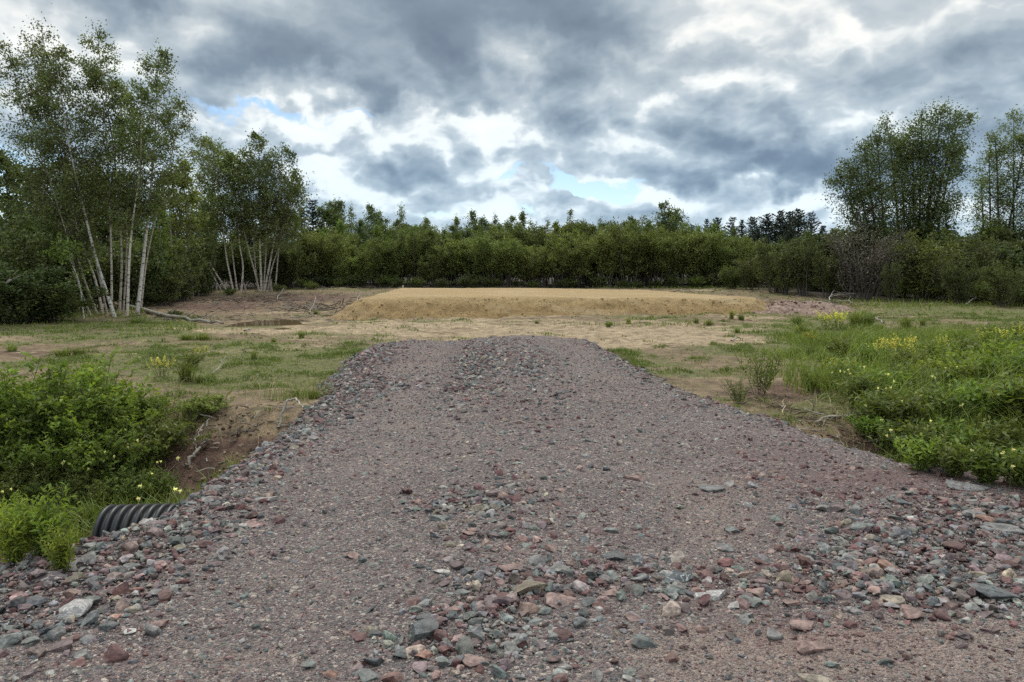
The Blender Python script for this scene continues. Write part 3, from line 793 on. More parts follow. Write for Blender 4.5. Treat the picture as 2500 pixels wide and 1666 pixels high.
ROCKS = [  # pixel, width and height in pixels, colour, label
    (1027, 1535, 95, 66, "dark grey", "big dark grey slab tilted beside the maroon stone pile"),
    (1291, 1430, 92, 58, "tan", "large boulder with tan face and dark underside in the drive", ),
    (1369, 1457, 92, 48, "pink", "large pink boulder lying right of the tan-faced boulder"),
    (1252, 1381, 68, 30, "pink", "flat pink half-disc stone above the tan-faced boulder"),
    (1364, 1388, 66, 42, "grey", "grey faceted stone above the large pink boulder"),
    (912, 1608, 52, 42, "dark grey", "dark grey block below and left of the big dark slab"),
    (978, 1589, 40, 48, "grey-green", "upright grey-green wedge under the big dark slab"),
    (1079, 1613, 44, 38, "grey-green", "grey-green block beside the round maroon stone"),
    (1114, 1611, 29, 38, "maroon", "rounded maroon stone between a grey block and flat pink stone"),
    (1164, 1608, 70, 36, "pink", "long flat pink stone below the maroon pile"),
    (1100, 1577, 25, 38, "maroon", "upright maroon stone in the middle of the maroon pile"),
    (1061, 1572, 28, 24, "pink", "small pink stone on top of the maroon pile's left side"),
    (1035, 1596, 46, 28, "rust", "rusty pink split stone below the big dark slab"),
    (1218, 1545, 34, 38, "grey-green", "grey-green stone right of the maroon pile, upper of two"),
    (1235, 1568, 30, 30, "grey", "roundish grey stone right of the maroon pile"),
    (1269, 1560, 50, 44, "grey", "pale-edged grey stone leaning right of the maroon pile"),
    (1308, 1513, 54, 30, "grey-green", "flat grey-green stone, lower of two below the pink boulder"),
    (1318, 1486, 52, 28, "grey-green", "flat grey-green stone, upper of two below the pink boulder"),
    (1413, 1515, 38, 52, "grey", "tall grey stone standing right of the flat grey-green pair"),
    (1570, 1560, 62, 48, "grey-green", "speckled grey-green stone alone in brown fines right of centre"),
    (1550, 1501, 48, 28, "pink", "pink stone beside a grey one right of the pink boulder"),
    (1496, 1442, 54, 26, "pink", "thin pale pink slab right of the large pink boulder"),
    (1443, 1466, 46, 30, "dark grey", "dark stone touching the large pink boulder's right end"),
    (1076, 1393, 44, 15, "white", "flat whitish stone left of the pink half-disc stone"),
    (876, 1357, 52, 15, "pink", "flat pink stone embedded in the left wheel track"),
    (880, 1550, 52, 30, "maroon", "dull maroon stone left of the big dark slab"),
    (754, 1613, 34, 46, "grey-green", "grey-green stone standing alone at lower left of centre"),
    (807, 1645, 38, 24, "rust", "rusty pink stone at the bottom edge left of centre"),
    (903, 1643, 58, 36, "grey-green", "grey-green stone at the bottom edge under the dark block"),
    (956, 1647, 44, 34, "pink", "pink stone at the bottom edge under the wedge"),
    (1081, 1261, 60, 21, "grey-green", "flat grey-green stone in the stony patch halfway up the drive"),
    (1152, 1205, 42, 21, "dark grey", "dark stone at the top of the stony patch"),
    (1142, 1298, 46, 21, "pink", "pink stone below the stony patch halfway up the drive"),
    (1208, 1303, 56, 23, "purple-grey", "purple stone right of the pink one below the stony patch"),
    (1347, 1335, 40, 28, "pink", "pointed pink stone above the grey faceted stone"),
    (1552, 1166, 58, 12, "pink", "long pale pink stone flat in the right wheel track"),
    (1372, 1195, 22, 14, "pink", "small pink cube-like stone above the right wheel track"),
    (1491, 1291, 34, 19, "grey-green", "green-grey rounded stone in the smooth middle of the drive"),
    (1726, 1186, 78, 28, "grey", "long flat grey slab crossing the right side of the drive"),
    (1776, 1178, 42, 22, "pale grey", "whitish stone leaning on the long flat grey slab"),
    (2355, 1186, 94, 20, "grey", "thin grey slab beside the grass at the right edge"),
    (2107, 1285, 62, 20, "grey-green", "blue-grey flat stone, largest of three flakes at right"),
    (2130, 1272, 40, 12, "grey-green", "thin blue-grey flake behind the blue-grey flat stone"),
    (1793, 1291, 40, 24, "grey-green", "pale green-grey wedge below the long flat grey slab"),
    (1770, 1333, 46, 28, "grey", "rounded grey stone below the green-grey wedge"),
    (2335, 1331, 62, 42, "maroon", "rounded maroon boulder in the coarse stones at right"),
    (2405, 1261, 54, 32, "rust", "rust-red stone among dark stones at right"),
    (2178, 1383, 66, 36, "rust", "orange-pink slab left of the coarse dark stones"),
    (2109, 1387, 40, 22, "pink", "dull pink stone left of the orange-pink slab"),
    (2086, 1349, 40, 20, "pale grey", "pale pinkish stone below the blue-grey flakes"),
    (2021, 1393, 38, 18, "white", "small white-pink stone right of the green-white flake"),
    (2422, 1444, 138, 54, "dark grey", "very wide flat dark grey slab near the right edge"),
    (2453, 1284, 104, 32, "grey", "grey slab at the right edge below the rust-red stone"),
    (1730, 1452, 88, 20, "pale grey", "long pale layered stone beside the square chip"),
    (1793, 1477, 32, 22, "white", "pale square flat stone chip"),
    (1837, 1467, 64, 36, "grey-green", "grey stone right of the pale square chip"),
    (2051, 1450, 64, 28, "purple-grey", "purple-pink stone with whitish end right of centre"),
    (2174, 1461, 58, 30, "tan", "tan-grey block above the pinkish split stone"),
    (2218, 1492, 62, 46, "pink", "big pinkish split stone left of the wide dark slab"),
    (2321, 1448, 34, 20, "white", "small round white stone beside the wide dark slab"),
    (1933, 1467, 42, 38, "pink", "pink stone lit on top, right of the grey stone"),
    (1956, 1521, 74, 34, "pink", "red-pink cracked stone below the pink stones"),
    (1986, 1575, 84, 36, "pink", "long flat pink stone at lower right"),
    (1885, 1544, 48, 40, "grey", "striped grey stone left of the long flat pink stone"),
    (1983, 1652, 106, 42, "tan", "broad flat tan-grey stone sunk at the bottom edge"),
    (1657, 1433, 58, 32, "grey-green", "grey stone in front of the dark crumbling heap"),
    (1650, 1406, 92, 30, "dark grey", "dark crumbling stone above the long pale layered stone"),
    (168, 1484, 100, 54, "pale grey", "large pale boulder with whitish veins on the left rim"),
    (168, 1447, 74, 30, "pink", "cracked pink slab above the pale veined boulder"),
    (51, 1449, 58, 44, "maroon", "dark maroon block at the left edge of the rim"),
    (28, 1462, 26, 36, "maroon", "near-black maroon stone left of the maroon block"),
    (103, 1449, 40, 40, "grey-green", "leaning grey stone right of the dark maroon block"),
    (131, 1354, 94, 28, "purple-grey", "long purple slab on the rim under the bright bush"),
    (198, 1372, 90, 32, "grey", "flat grey slab below the long purple slab"),
    (117, 1405, 104, 36, "purple-grey", "layered purple-pink slab on the left rim"),
    (296, 1405, 44, 28, "pink", "pink-faced stone on the rim below the culvert"),
    (324, 1384, 54, 28, "grey-green", "grey-green pointed stone below the culvert pipe"),
    (229, 1417, 74, 28, "purple-grey", "brown-grey slab left of the pink-faced stone"),
    (252, 1442, 62, 22, "purple-grey", "thin purple slab below the brown-grey slab"),
    (20, 1555, 66, 58, "grey-green", "large lichen-grey stone cut by the left photo edge"),
    (14, 1522, 34, 20, "veined black", "black stone with white scribbled markings at the left edge"),
    (149, 1533, 68, 24, "maroon", "flat maroon stone below the pale veined boulder"),
    (154, 1574, 84, 36, "purple-grey", "long purple stone with lighter top at lower left"),
    (280, 1582, 80, 64, "maroon", "largest maroon boulder at lower left"),
    (418, 1468, 18, 24, "white", "bright white small stone right of the left rim"),
    (315, 1538, 40, 19, "white", "white streaked stone above the largest maroon boulder"),
    (278, 1503, 27, 18, "rust", "small orange stone right of the pale veined boulder"),
    (331, 1438, 42, 20, "rust", "orange-edged stone on the rim below the pointed grey one"),
    (245, 1319, 32, 18, "maroon", "maroon stone at the culvert pipe's open end"),
    (380, 1368, 30, 22, "dark grey", "small dark pyramid stone below the culvert pipe"),
    (528, 1190, 36, 26, "grey", "round grey boulder on the rim past the culvert"),
    (520, 1218, 40, 22, "purple-grey", "purple-grey stone in front of the round rim boulder"),
    (655, 1215, 48, 20, "pale grey", "pale flat stone right of the round rim boulder"),
    (628, 1277, 64, 19, "pink", "flat pink stone right of the culvert pipe"),
    (752, 1021, 22, 28, "tan", "orange-tan upright stone at the end of the curled root"),
    (680, 855 + 193, 22, 12, "purple-grey", "purple flat stone below the curled root"),
    (2060, 1005, 26, 12, "tan", "tan stone on the brown bank right of the drive"),
    (1845, 1003, 20, 13, "white", "pale stone at the drive's right rim beside the bank"),
    (2165, 1100, 26, 14, "tan", "tan stone at the foot of the right bank below the grass"),
    (2020, 1066, 22, 13, "tan", "tan-pink stone on the right rim below the bank"),
]
rr = np.random.default_rng(5)
PLACED = []
def put_rock(px, py, wpx, hpx, cname, label, group=None, seed=None):
    p0 = on_z(px, py + hpx * 0.28)
    z0 = tz(p0.x, p0.y); p0 = on_z(px, py + hpx * 0.28, z0)
    dist = math.hypot(p0.y, EYE)
    w = wpx * p0.y / FPX
    sn = EYE / dist
    vis = hpx * dist / FPX
    d = max(0.5 * w, min(0.95 * w, vis * 0.62 / sn)); t = max(0.22 * w, 0.50 * vis)
    boxy = 0.0
    if "chip" in label or "block" in label: boxy = 0.7
    cuts = 10
    mat = "stone"
    if "rounded" in label or "round " in label: cuts = 5
    if cname == "veined black": col, mat = (0.03, 0.03, 0.035), "veined_stone"
    else: col = PAL[cname]
    if "vein" in label or "streaked" in label or "layered" in label: mat = "veined_stone"
    col = np.array(col) * rr.uniform(0.92, 1.15)
    if "tan face" in label: col = (0.22, 0.185, 0.14)
    me = rock_mesh(rr, w * 1.12, d * 1.05, t * 1.2, col, cuts, 0.035, boxy)
    o = obj("stone", me, M[mat])
    o.location = (p0.x, p0.y, tz(p0.x, p0.y) + t * 0.22)
    a = rr.uniform(-0.35, 0.35)
    o.rotation_euler = (rr.normal() * 0.12, rr.normal() * 0.14, a)
    if "upright" in label or "standing" in label: o.rotation_euler = (0.1, rr.normal() * 0.2, a)
    if "leaning" in label or "tilted" in label: o.rotation_euler = (0.15, -0.4, a)
    tag(o, label, "stone", group or "larger stones lying on the gravel drive")
    PLACED.append((p0.x, p0.y, w))
    return o
for row in ROCKS:
    put_rock(*row)
SPOTS = [(330, 1330, "just below the culvert pipe"), (120, 1385, "on the stony rim under the bright bush"), (140, 1560, "around the long purple stone at lower left"),
         (600, 1160, "on the rim past the culvert"), (760, 1010, "on the rim near the curled root"), (860, 890, "along the far left rim beside the field"),
         (1100, 1215, "in the stony patch halfway up the drive"), (1110, 1580, "in the maroon pile by the dark slab"), (1320, 1420, "around the tan-faced boulder"),
         (1740, 1440, "near the pale square chip"), (1720, 1200, "near the long flat grey slab"), (2280, 1250, "in the coarse stones near the right grass"),
         (2330, 1400, "around the wide dark slab"), (2020, 1520, "around the red-pink cracked stone"), (1190, 900, "in the rubble line far up the drive"),
         (500, 1330, "right of the culvert pipe"), (700, 1450, "on the smooth left wheel track"), (1480, 1560, "around the speckled stone right of centre"), (2150, 1340, "around the blue-grey flakes"),
         (1000, 1340, "left of the pink half-disc stone"), (1900, 1350, "between the grey wedge and blue-grey flakes"), (1750, 970, "on the far right rim")]
FEW = {"dark grey": "dark grey", "grey": "mid grey", "grey-green": "grey-green", "maroon": "maroon", "pink": "pink", "purple-grey": "purple-grey", "tan": "tan", "white": "whitish", "pale grey": "pale grey"}
cnt = 0
tries = 0
while cnt < 192 and tries < 60000:
    tries += 1
    px, py = rr.uniform(5, 2495), rr.uniform(840, 1650)
    p = on_z(px, py)
    X, Y = np.array([p.x]), np.array([p.y])
    if poly_sd(POLY, X, Y)[0] > 0.02: continue
    if rr.random() > float(coarse_mask(X, Y)[0]) ** 2.5 * 0.6: continue
    wpx = rr.uniform(20, 46) * (1.0 if py > 1200 else 0.62)
    w = wpx * p.y / FPX
    if not 0.055 < w < 0.16: continue
    if any(math.hypot(p.x - q[0], p.y - q[1]) < 0.45 * (w + q[2]) for q in PLACED): continue
    col, k, names = pal_pick(rr, 1, maroon_mask(X, Y))
    cn = names[k[0]]
    ratio = rr.choice([0.38, 0.55, 0.8])
    shape = {0.38: "flat", 0.55: "angular", 0.8: "chunky"}[float(ratio)]
    spot = min(SPOTS, key=lambda s: math.hypot(px - s[0], (py - s[1]) * 1.6))[2]
    put_rock(px, py, wpx, wpx * ratio, cn, f"{shape} {FEW[cn]} stone {spot}")
    cnt += 1

# ================================================================ the pad, the soil heap, the puddle, the culvert
TOPP = np.array([(-5.25, 25.9), (9.4, 28.9), (6.4, 37.6), (-5.6, 37.6)])
def pad_z(x, y):
    s = poly_sd(TOPP, x, y) + 0.34 * fbm(x, y, 0.55, 3) + 0.16 * fbm(x, y, 2.6, 3)
    top = 0.50 - 0.012 * np.clip(x, 0, 9) + 0.05 * fbm(x, y, 0.4, 3) + 0.02 * fbm(x, y, 3.0, 2)
    slope = np.maximum(0, np.sqrt(np.maximum(s + 0.12, 0) ** 2 + 0.03) - 0.17)
    lump = 0.30 * fbm(x, y, 3.4, 5, 0.68) * sstep(s, -0.1, 0.25)
    return top - 0.70 * slope + lump
px_, py_ = np.meshgrid(np.arange(-7.6, 11.8, .07), np.arange(23.8, 40.0, .08))
pz_ = pad_z(px_, py_)
kp = pz_ > ground_z(px_, py_) - 0.06
psd = poly_sd(TOPP, px_, py_)
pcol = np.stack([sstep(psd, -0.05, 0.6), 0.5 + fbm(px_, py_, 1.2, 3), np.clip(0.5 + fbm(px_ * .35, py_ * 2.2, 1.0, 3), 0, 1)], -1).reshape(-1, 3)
m, G = material("pit_run_gravel")
mk = G.n("ShaderNodeSeparateColor"); G.set(mk.inputs[0], tint_attr(G))
w = wpos(G)
n = G.noise(w, 5.0, 6.0, 0.68); n2 = G.noise(w, 26.0, 3.0, 0.6)
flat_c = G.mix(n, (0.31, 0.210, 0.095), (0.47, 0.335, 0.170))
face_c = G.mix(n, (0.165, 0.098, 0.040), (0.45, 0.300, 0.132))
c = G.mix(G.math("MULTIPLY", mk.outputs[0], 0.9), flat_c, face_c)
c = G.mix(G.math("MULTIPLY", G.smooth(mk.outputs[2], 0.5, 0.75), 0.3), c, (0.60, 0.47, 0.29))
c = G.mix(1.0, c, G.mix(n2, (0.72, 0.72, 0.72), (1.25, 1.25, 1.25)), "MULTIPLY")
M["pit_run_gravel"] = finish(m, G, c, 0.95, bump(G, G.math("ADD", n, G.math("MULTIPLY", n2, 0.4)), 1.0, 0.10))
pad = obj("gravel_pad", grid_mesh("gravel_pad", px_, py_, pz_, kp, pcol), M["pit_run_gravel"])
tag(pad, "low flat-topped pad of tan gravel beyond the drive's end", "gravel pad", at=(1, 26, 0.3))
# clods and stones sticking out of the pad's face
rp = np.random.default_rng(33); bg_ = Bag()
x, y = sample_xy(rp, -7, 11, 24.0, 30.5, 45)
k = (poly_sd(TOPP, x, y) > 0.02) & (pad_z(x, y) > ground_z(x, y) - 0.02); x, y = x[k], y[k]
col = np.array([(0.42, 0.28, 0.13), (0.36, 0.24, 0.12), (0.52, 0.38, 0.22), (0.30, 0.19, 0.095)])[rp.integers(0, 4, len(x))]
scatter_stones(bg_, rp, np.stack([x, y, pad_z(x, y)], -1), 0.03 + 0.10 * rp.random(len(x)) ** 3, col, base=ICO1)
clods = obj("clods", bg_.mesh("clods"), M["stone"], pad)
clods["kind"] = "stuff"

# reddish spoil heap at the pad's right end
HC = at_y(1925, 752, 29.0)
def heap_z(x, y):
    e = np.sqrt(((x - HC.x) / 2.1) ** 2 + ((y - HC.y) / 1.3) ** 2) + 0.35 * fbm(x, y, 1.2, 3)
    e2 = np.sqrt(((x - HC.x - 1.7) / 1.3) ** 2 + ((y - HC.y - 0.6) / 0.8) ** 2) + 0.3 * fbm(x + 4, y, 1.6, 3)
    return -0.3 + 0.48 * np.exp(-(e ** 2) * 1.2) + 0.28 * np.exp(-(e2 ** 2) * 1.4) + 0.30 * fbm(x, y, 3.0, 5, 0.65)
hx, hy = np.meshgrid(np.arange(HC.x - 4, HC.x + 4.6, .07), np.arange(HC.y - 2.6, HC.y + 3, .07))
hz = heap_z(hx, hy)
hk = (hz > ground_z(hx, hy) - 0.05)
m, G = material("spoil_soil")
w = wpos(G); n = G.noise(w, 6.0, 6.0, 0.7); n2 = G.noise(w, 30.0, 3.0)
c = G.mix(G.smooth(n, .3, .7), (0.12, 0.075, 0.056), (0.42, 0.30, 0.235))
c = G.mix(1.0, c, G.mix(n2, (0.7, 0.7, 0.7), (1.3, 1.3, 1.3)), "MULTIPLY")
M["spoil_soil"] = finish(m, G, c, 0.95, bump(G, n, 1.0, 0.1))
heap = obj("soil_heap", grid_mesh("soil_heap", hx, hy, hz, hk), M["spoil_soil"])
x = HC.x + rp.normal(size=520) * 1.6; y = HC.y + rp.normal(size=520) * .9
bh = Bag(); scatter_stones(bh, rp, np.stack([x, y, heap_z(x, y)], -1), 0.04 + .2 * rp.random(520) ** 3, np.array([(.26, .165, .13), (.13, .08, .06), (.38, .27, .21)])[rp.integers(0, 3, 520)], base=ICO1)
hc = obj("clods", bh.mesh("clods"), M["stone"], heap); hc["kind"] = "stuff"
tag(heap, "low reddish heap of dug soil at the pad's right end", "soil heap", at=tuple(HC))

# puddle
a = np.linspace(0, 2 * np.pi, 72, endpoint=False)
rad = 1 + 0.55 * fbm(np.cos(a) * 2 + 5, np.sin(a) * 2 + 5, 1.2, 3)
PV = np.stack([PUD.x + 0.2 + 1.55 * rad * np.cos(a), PUD.y + 2.1 * rad * np.sin(a), np.full(72, gz(PUD.x, PUD.y) + 0.016)], 1)
PV = np.concatenate([PV, [[PUD.x, PUD.y, PV[0, 2]]]])
m, G = material("muddy_water")
M["muddy_water"] = finish(m, G, (0.17, 0.120, 0.066), 0.06, bump(G, G.noise(wpos(G), 6.0, 2.0), 0.03, 0.02), spec=0.5)
pud = obj("puddle_water", mesh_np("puddle_water", PV, [(i, (i + 1) % 72, 72) for i in range(72)]), M["muddy_water"])
tag(pud, kind="structure")

# culvert pipe
m, G = material("black_plastic")
n = G.noise(opos(G), 14.0, 5.0, 0.7)
c = G.mix(G.smooth(n, 0.5, 0.75, 0.0, 0.6), (0.010, 0.0103, 0.0115), (0.046, 0.040, 0.034))
M["black_plastic"] = finish(m, G, c, G.lin(n, 0.3, 0.7, 0.34, 0.55), bump(G, n, 0.1, 0.004), spec=0.5)
PIPE_R, PITCH_R = 0.275, 0.076
pa, pb = at_y(286, 1236, 6.05), at_y(444, 1231, 6.05)
b_ = Bag()
xs, rs_ = [], []
x = 0.0
while x < 2.4:
    for f, r_ in ((0.00, 0.0), (0.06, 0.55), (0.14, 0.92), (0.26, 1.0), (0.40, 1.0), (0.52, 0.92), (0.60, 0.55), (0.66, 0.0), (0.90, 0.0)):
        xs.append(x + f * PITCH_R); rs_.append(PIPE_R - 0.044 + 0.044 * r_)
    x += PITCH_R
xs = [0.0] + xs; rs_ = [PIPE_R - 0.058] + rs_
prof_in = [(2.3, PIPE_R - 0.052), (0.0, PIPE_R - 0.052)]
k = 72
th = np.linspace(0, 2 * np.pi, k, endpoint=False)
prof = [(2.3, PIPE_R - 0.060), (0.004, PIPE_R - 0.060)] + list(zip(xs[1:], rs_[1:]))
V = np.array([[(X, r_ * math.cos(t), r_ * math.sin(t)) for t in th] for X, r_ in prof]).reshape(-1, 3)
i = np.arange(len(prof) - 1)[:, None] * k; j = np.arange(k)[None]; j2 = (j + 1) % k
Qd = np.stack([i + j, i + j2, i + k + j2, i + k + j], -1).reshape(-1, 4)
pipe_z = pa.z - PIPE_R
pipe = obj("culvert_pipe", mesh_np("culvert_pipe", V, None, Qd, None, True), M["black_plastic"])
pipe.location = (pa.x - 0.10, 6.05, pipe_z); pipe.rotation_euler = (0, R(-0.8), R(2.0))
tag(pipe, "black ribbed plastic culvert pipe sticking out under the drive's left side", "culvert pipe", at=tuple(pa))

# ================================================================ wood lying about
def limb(name, pts, r0, r1, mat, label, cat, group=None, forks=(), k=7, seed=1, jitter=0.02):
    """a branch or log along world points, with forks (t, dx, dy, dz, radius)"""
    r = np.random.default_rng(seed)
    P = np.array([tuple(p) for p in pts], float)
    o0 = P[0].copy()
    t = np.linspace(0, 1, len(P)); tt = np.linspace(0, 1, max(8, len(P) * 4))
    S = np.stack([np.interp(tt, t, P[:, a]) for a in range(3)], 1) - o0
    S[1:-1] += r.normal(size=(len(tt) - 2, 3)) * jitter
    b = Bag(); b.tube(S, np.linspace(r0, r1, len(tt)), k)
    for (ft, fx, fy, fz, fr) in forks:
        q = np.array([np.interp(ft, tt, S[:, a]) for a in range(3)])
        ln = np.array([fx, fy, fz]); s = np.linspace(0, 1, 6)[:, None]
        F = q + ln * s + np.array([0, 0, 0.15 * np.linalg.norm(ln)]) * s * (1 - s)
        F[1:-1] += r.normal(size=(4, 3)) * jitter * 0.6
        b.tube(F, np.linspace(fr, fr * 0.3, 6), 5)
    o = obj(name, b.mesh(name, True), M[mat]); o.location = o0
    tag(o, label, cat, group)
    return o
def gp(px, py, up=0.03):
    p = gnd(px, py); return Vector((p.x, p.y, p.z + up))
WOOD = "dead branches lying on the ground"
limb("log", [gp(318, 758, .14), gp(400, 776, .08), gp(470, 786, .05), gp(545, 793, .03)], .085, .03, "pale_bark", "long fallen birch log at the foot of the near birches", "log", forks=((.35, .5, .2, .35, .03), (.6, .6, -.3, .3, .025), (.75, .5, .6, .25, .02), (.85, .4, -.4, .12, .018)), seed=2)
limb("branch", [gp(395, 738, .05), gp(440, 732, .25), gp(482, 713, .75)], .06, .02, "pale_bark", "bent dead branch between the two birch clumps", "branch", WOOD, ((.5, -.4, .3, .5, .025), (.7, .5, .1, .2, .018)), seed=3)
limb("branch", [at_y(-20, 712, 22), at_y(20, 688, 22.3), at_y(60, 668, 22.6)], .05, .02, "pale_bark", "dead branch poking out of the shrubs at left edge", "branch", WOOD, ((.4, .3, .2, .4, .02),), seed=4)
limb("branch", [gp(2356, 748, .03), gp(2385, 735, .22), gp(2425, 728, .4), gp(2450, 733, .1)], .05, .02, "dead_wood", "pale arched dead branch below the right shrubs", "branch", WOOD, ((.3, -.5, .3, .1, .03), (.6, .4, .4, .3, .02)), seed=5)
limb("branch", [gp(450, 1145, .05), gp(480, 1122, .07), gp(514, 1098, .10)], .022, .010, "dead_wood", "thick grey stick at the lower edge of the brown bank", "branch", WOOD, ((.75, .06, .2, .10, .008), (.5, -.1, .1, .1, .008)), seed=6)
limb("branch", [gp(474, 1092, .06), gp(492, 1070, .10), gp(513, 1049, .13)], .012, .006, "dead_wood", "thin pale stick at the top of the brown bank", "branch", WOOD, ((.2, -.05, -.15, .02, .007),), seed=7)
limb("branch", [gp(570, 1068, .03), gp(600, 1063, .04), gp(632, 1060, .04)], .012, .008, "dark_bark", "straight dark stick across the brown bank", "branch", WOOD, (), seed=8)
limb("root", [gp(680, 1050, .02), gp(690, 1030, .10), gp(705, 1017, .20), gp(725, 1014, .20), gp(742, 1022, .12)], .018, .009, "dead_wood", "curled pale root arching over the drive's left rim", "root", seed=9, jitter=.008, forks=((.1, -.06, -.1, .02, .008), (.3, .10, .08, -.08, .006)))
limb("branch", [gp(520, 918, .03), gp(540, 905, .10), gp(550, 893, .16)], .012, .006, "dead_wood", "small twig sticking up in the left field", "branch", WOOD, (), seed=10)
limb("branch", [gp(596, 812, .03), gp(614, 808, .05)], .025, .015, "dead_wood", "short pale stick in front of the puddle", "branch", WOOD, (), seed=11)
limb("stake", [at_y(917, 744, 26.2), at_y(926, 731, 26.2)], .020, .020, "fresh_wood", "pale wooden stake leaning on the pad's left slope", "stake", k=4, jitter=0.0)
limb("stake", [at_y(983, 709, 38), at_y(984, 697, 38)], .03, .03, "fresh_wood", "short upright stake behind the pad's far left corner", "stake", k=4, jitter=0.0)
limb("branch", [gp(1855, 762, .06), gp(1820, 764, .08), gp(1790, 768, .05)], .03, .015, "dead_wood", "pale stick where pad and soil heap meet", "branch", WOOD, ((.5, .2, .1, .15, .012),), seed=13)
limb("branch", [gp(2022, 741, .05), gp(2035, 728, .35), gp(2044, 720, .5)], .03, .012, "dead_wood", "forked pale branch at the soil heap's right end", "branch", WOOD, ((.3, .9, .2, .10, .02), (.2, 1.2, -.1, .15, .02), (.5, .4, .1, -.1, .015)), seed=14)
limb("branch", [gp(2040, 738, .05), gp(2070, 742, .12), gp(2092, 748, .05)], .03, .012, "dead_wood", "low pale branch right of the forked one", "branch", WOOD, ((.5, .3, .4, .2, .012),), seed=15)
limb("branch", [gp(2122, 783, .04), gp(2140, 786, .1), gp(2158, 792, .04)], .035, .02, "dead_wood", "bleached broken branch beside the rushes in the right field", "branch", WOOD, ((.5, .2, .2, .06, .015),), seed=16)
limb("branch", [gp(1785, 835, .02), gp(1800, 832, .07), gp(1812, 833, .03)], .018, .01, "dead_wood", "little bleached stick on the sandy ground right of drive", "branch", WOOD, (), seed=17)
limb("branch", [gp(1990, 1038, .02), gp(2060, 1030, .05), gp(2085, 1026, .06)], .014, .006, "dead_wood", "pale curved stick on the brown bank right of drive", "branch", WOOD, ((.5, .2, .1, .03, .006),), seed=18)
limb("branch", [gp(2020, 1030, .02), gp(2045, 1027, .03)], .010, .006, "dead_wood", "short pale stick on the right bank's upper edge", "branch", WOOD, (), seed=19)
limb("branch", [gp(1912, 1018, .01), gp(1914, 1003, .14)], .006, .003, "straw", "thin straw stalk standing at the right rim", "branch", WOOD, (), seed=20)
limb("branch", [gp(710, 776, .03), gp(745, 779, .06), gp(775, 775, .04)], .025, .014, "dead_wood", "curved stick between puddle and pad", "branch", WOOD, ((.6, .3, .2, .2, .012),), seed=22)
limb("branch", [gp(755, 768, .04), gp(768, 756, .3), gp(774, 748, .4)], .02, .01, "dead_wood", "pale broken branch standing in the debris left of pad", "branch", WOOD, ((.4, -.3, .1, .1, .014), (.3, .35, .1, .15, .012)), seed=23)
limb("branch", [gp(868, 748, .04), gp(876, 736, .25), gp(884, 728, .3)], .02, .01, "dead_wood", "pale branch against the pad's left end", "branch", WOOD, ((.4, -.25, .1, .15, .012),), seed=24)
limb("branch", [gp(675, 735, .03), gp(688, 725, .3), gp(694, 720, .35)], .025, .012, "dead_wood", "pale stick jutting from debris before the far birches", "branch", WOOD, ((.2, -.7, .1, .05, .02), (.4, .5, .1, .1, .012)), seed=25)
limb("branch", [gp(775, 872, .02), gp(640, 940, .02)][:1] + [gp(632, 945, .25)], .006, .003, "straw", "bent straw stalk at the left field's edge", "branch", WOOD, (), seed=26) if False else None
# chips, bark and twigs left from clearing: too many to count
rd = np.random.default_rng(44); b_ = Bag()
def debris(cx, cy, rx, ry, n, smin, smax):
    c = gnd(cx, cy)
    for q in range(n):
        X, Y = c.x + rd.normal() * rx, c.y + rd.normal() * ry
        Z = max(tz(X, Y), 0 if False else tz(X, Y))
        L = rd.uniform(smin, smax); an = rd.uniform(0, 6.28); tl = abs(rd.normal()) * 0.2
        D = np.array([math.cos(an), math.sin(an), tl]) * L
        P = np.array([X, Y, Z + 0.02]); mid = P + D * .5 + rd.normal(size=3) * L * .08
        cc = np.array([(1, 1, 1), (0.45, 0.38, 0.32), (0.7, 0.62, 0.55), (0.3, 0.24, 0.2), (0.25, 0.19, 0.15)])[rd.integers(0, 5)]
        b_.tube([P, mid, P + D], [L * .022 + .005, L * .02 + .005, .004], 4, cc)
debris(640, 733, 2.6, 2.2, 240, .15, .6); debris(785, 752, 1.0, 2.0, 170, .15, .7); debris(560, 745, 2.4, 3.5, 160, .1, .5)
debris(2035, 742, .7, .5, 60, .2, .7); debris(1880, 755, 1.6, .8, 70, .15, .5); debris(2200, 775, .9, .5, 40, .1, .35); debris(1700, 712, 3.0, 2, 70, .2, .6); debris(2050, 728, 2.5, 1.5, 60, .2, .5)
debris(560, 1075, .45, .5, 60, .05, .25); debris(620, 1040, .5, .5, 50, .05, .2); debris(2030, 1045, .35, .35, 60, .05, .22); debris(2110, 1075, .3, .3, 50, .06, .28); debris(1900, 990, .4, .5, 40, .05, .2)
debris(1300, 700, 4, .8, 90, .2, .6); debris(850, 704, 2, .8, 50, .2, .6); debris(500, 780, 1.2, .8, 60, .1, .5); debris(1600, 790, 3, 1, 30, .1, .25); debris(420, 860, 1.5, 1.2, 30, .06, .2); debris(900, 783, 1.5, .5, 40, .08, .3)
deb = obj("wood_debris", b_.mesh("wood_debris"), M["dead_wood"])
tag(deb, "broken twigs and wood chips scattered over the cleared ground", kind="stuff")

# ================================================================ trees and shrubs
def spline(P, n):
    """Catmull-Rom through control points"""
    P = np.asarray(P, float)
    Q = np.concatenate([[2 * P[0] - P[1]], P, [2 * P[-1] - P[-2]]])
    t = np.linspace(0, len(P) - 1 - 1e-6, n); i = t.astype(int); u = (t - i)[:, None]
    p0, p1, p2, p3 = Q[i], Q[i + 1], Q[i + 2], Q[i + 3]
    return 0.5 * ((2 * p1) + (-p0 + p2) * u + (2 * p0 - 5 * p1 + 4 * p2 - p3) * u ** 2 + (-p0 + 3 * p1 - 3 * p2 + p3) * u ** 3)

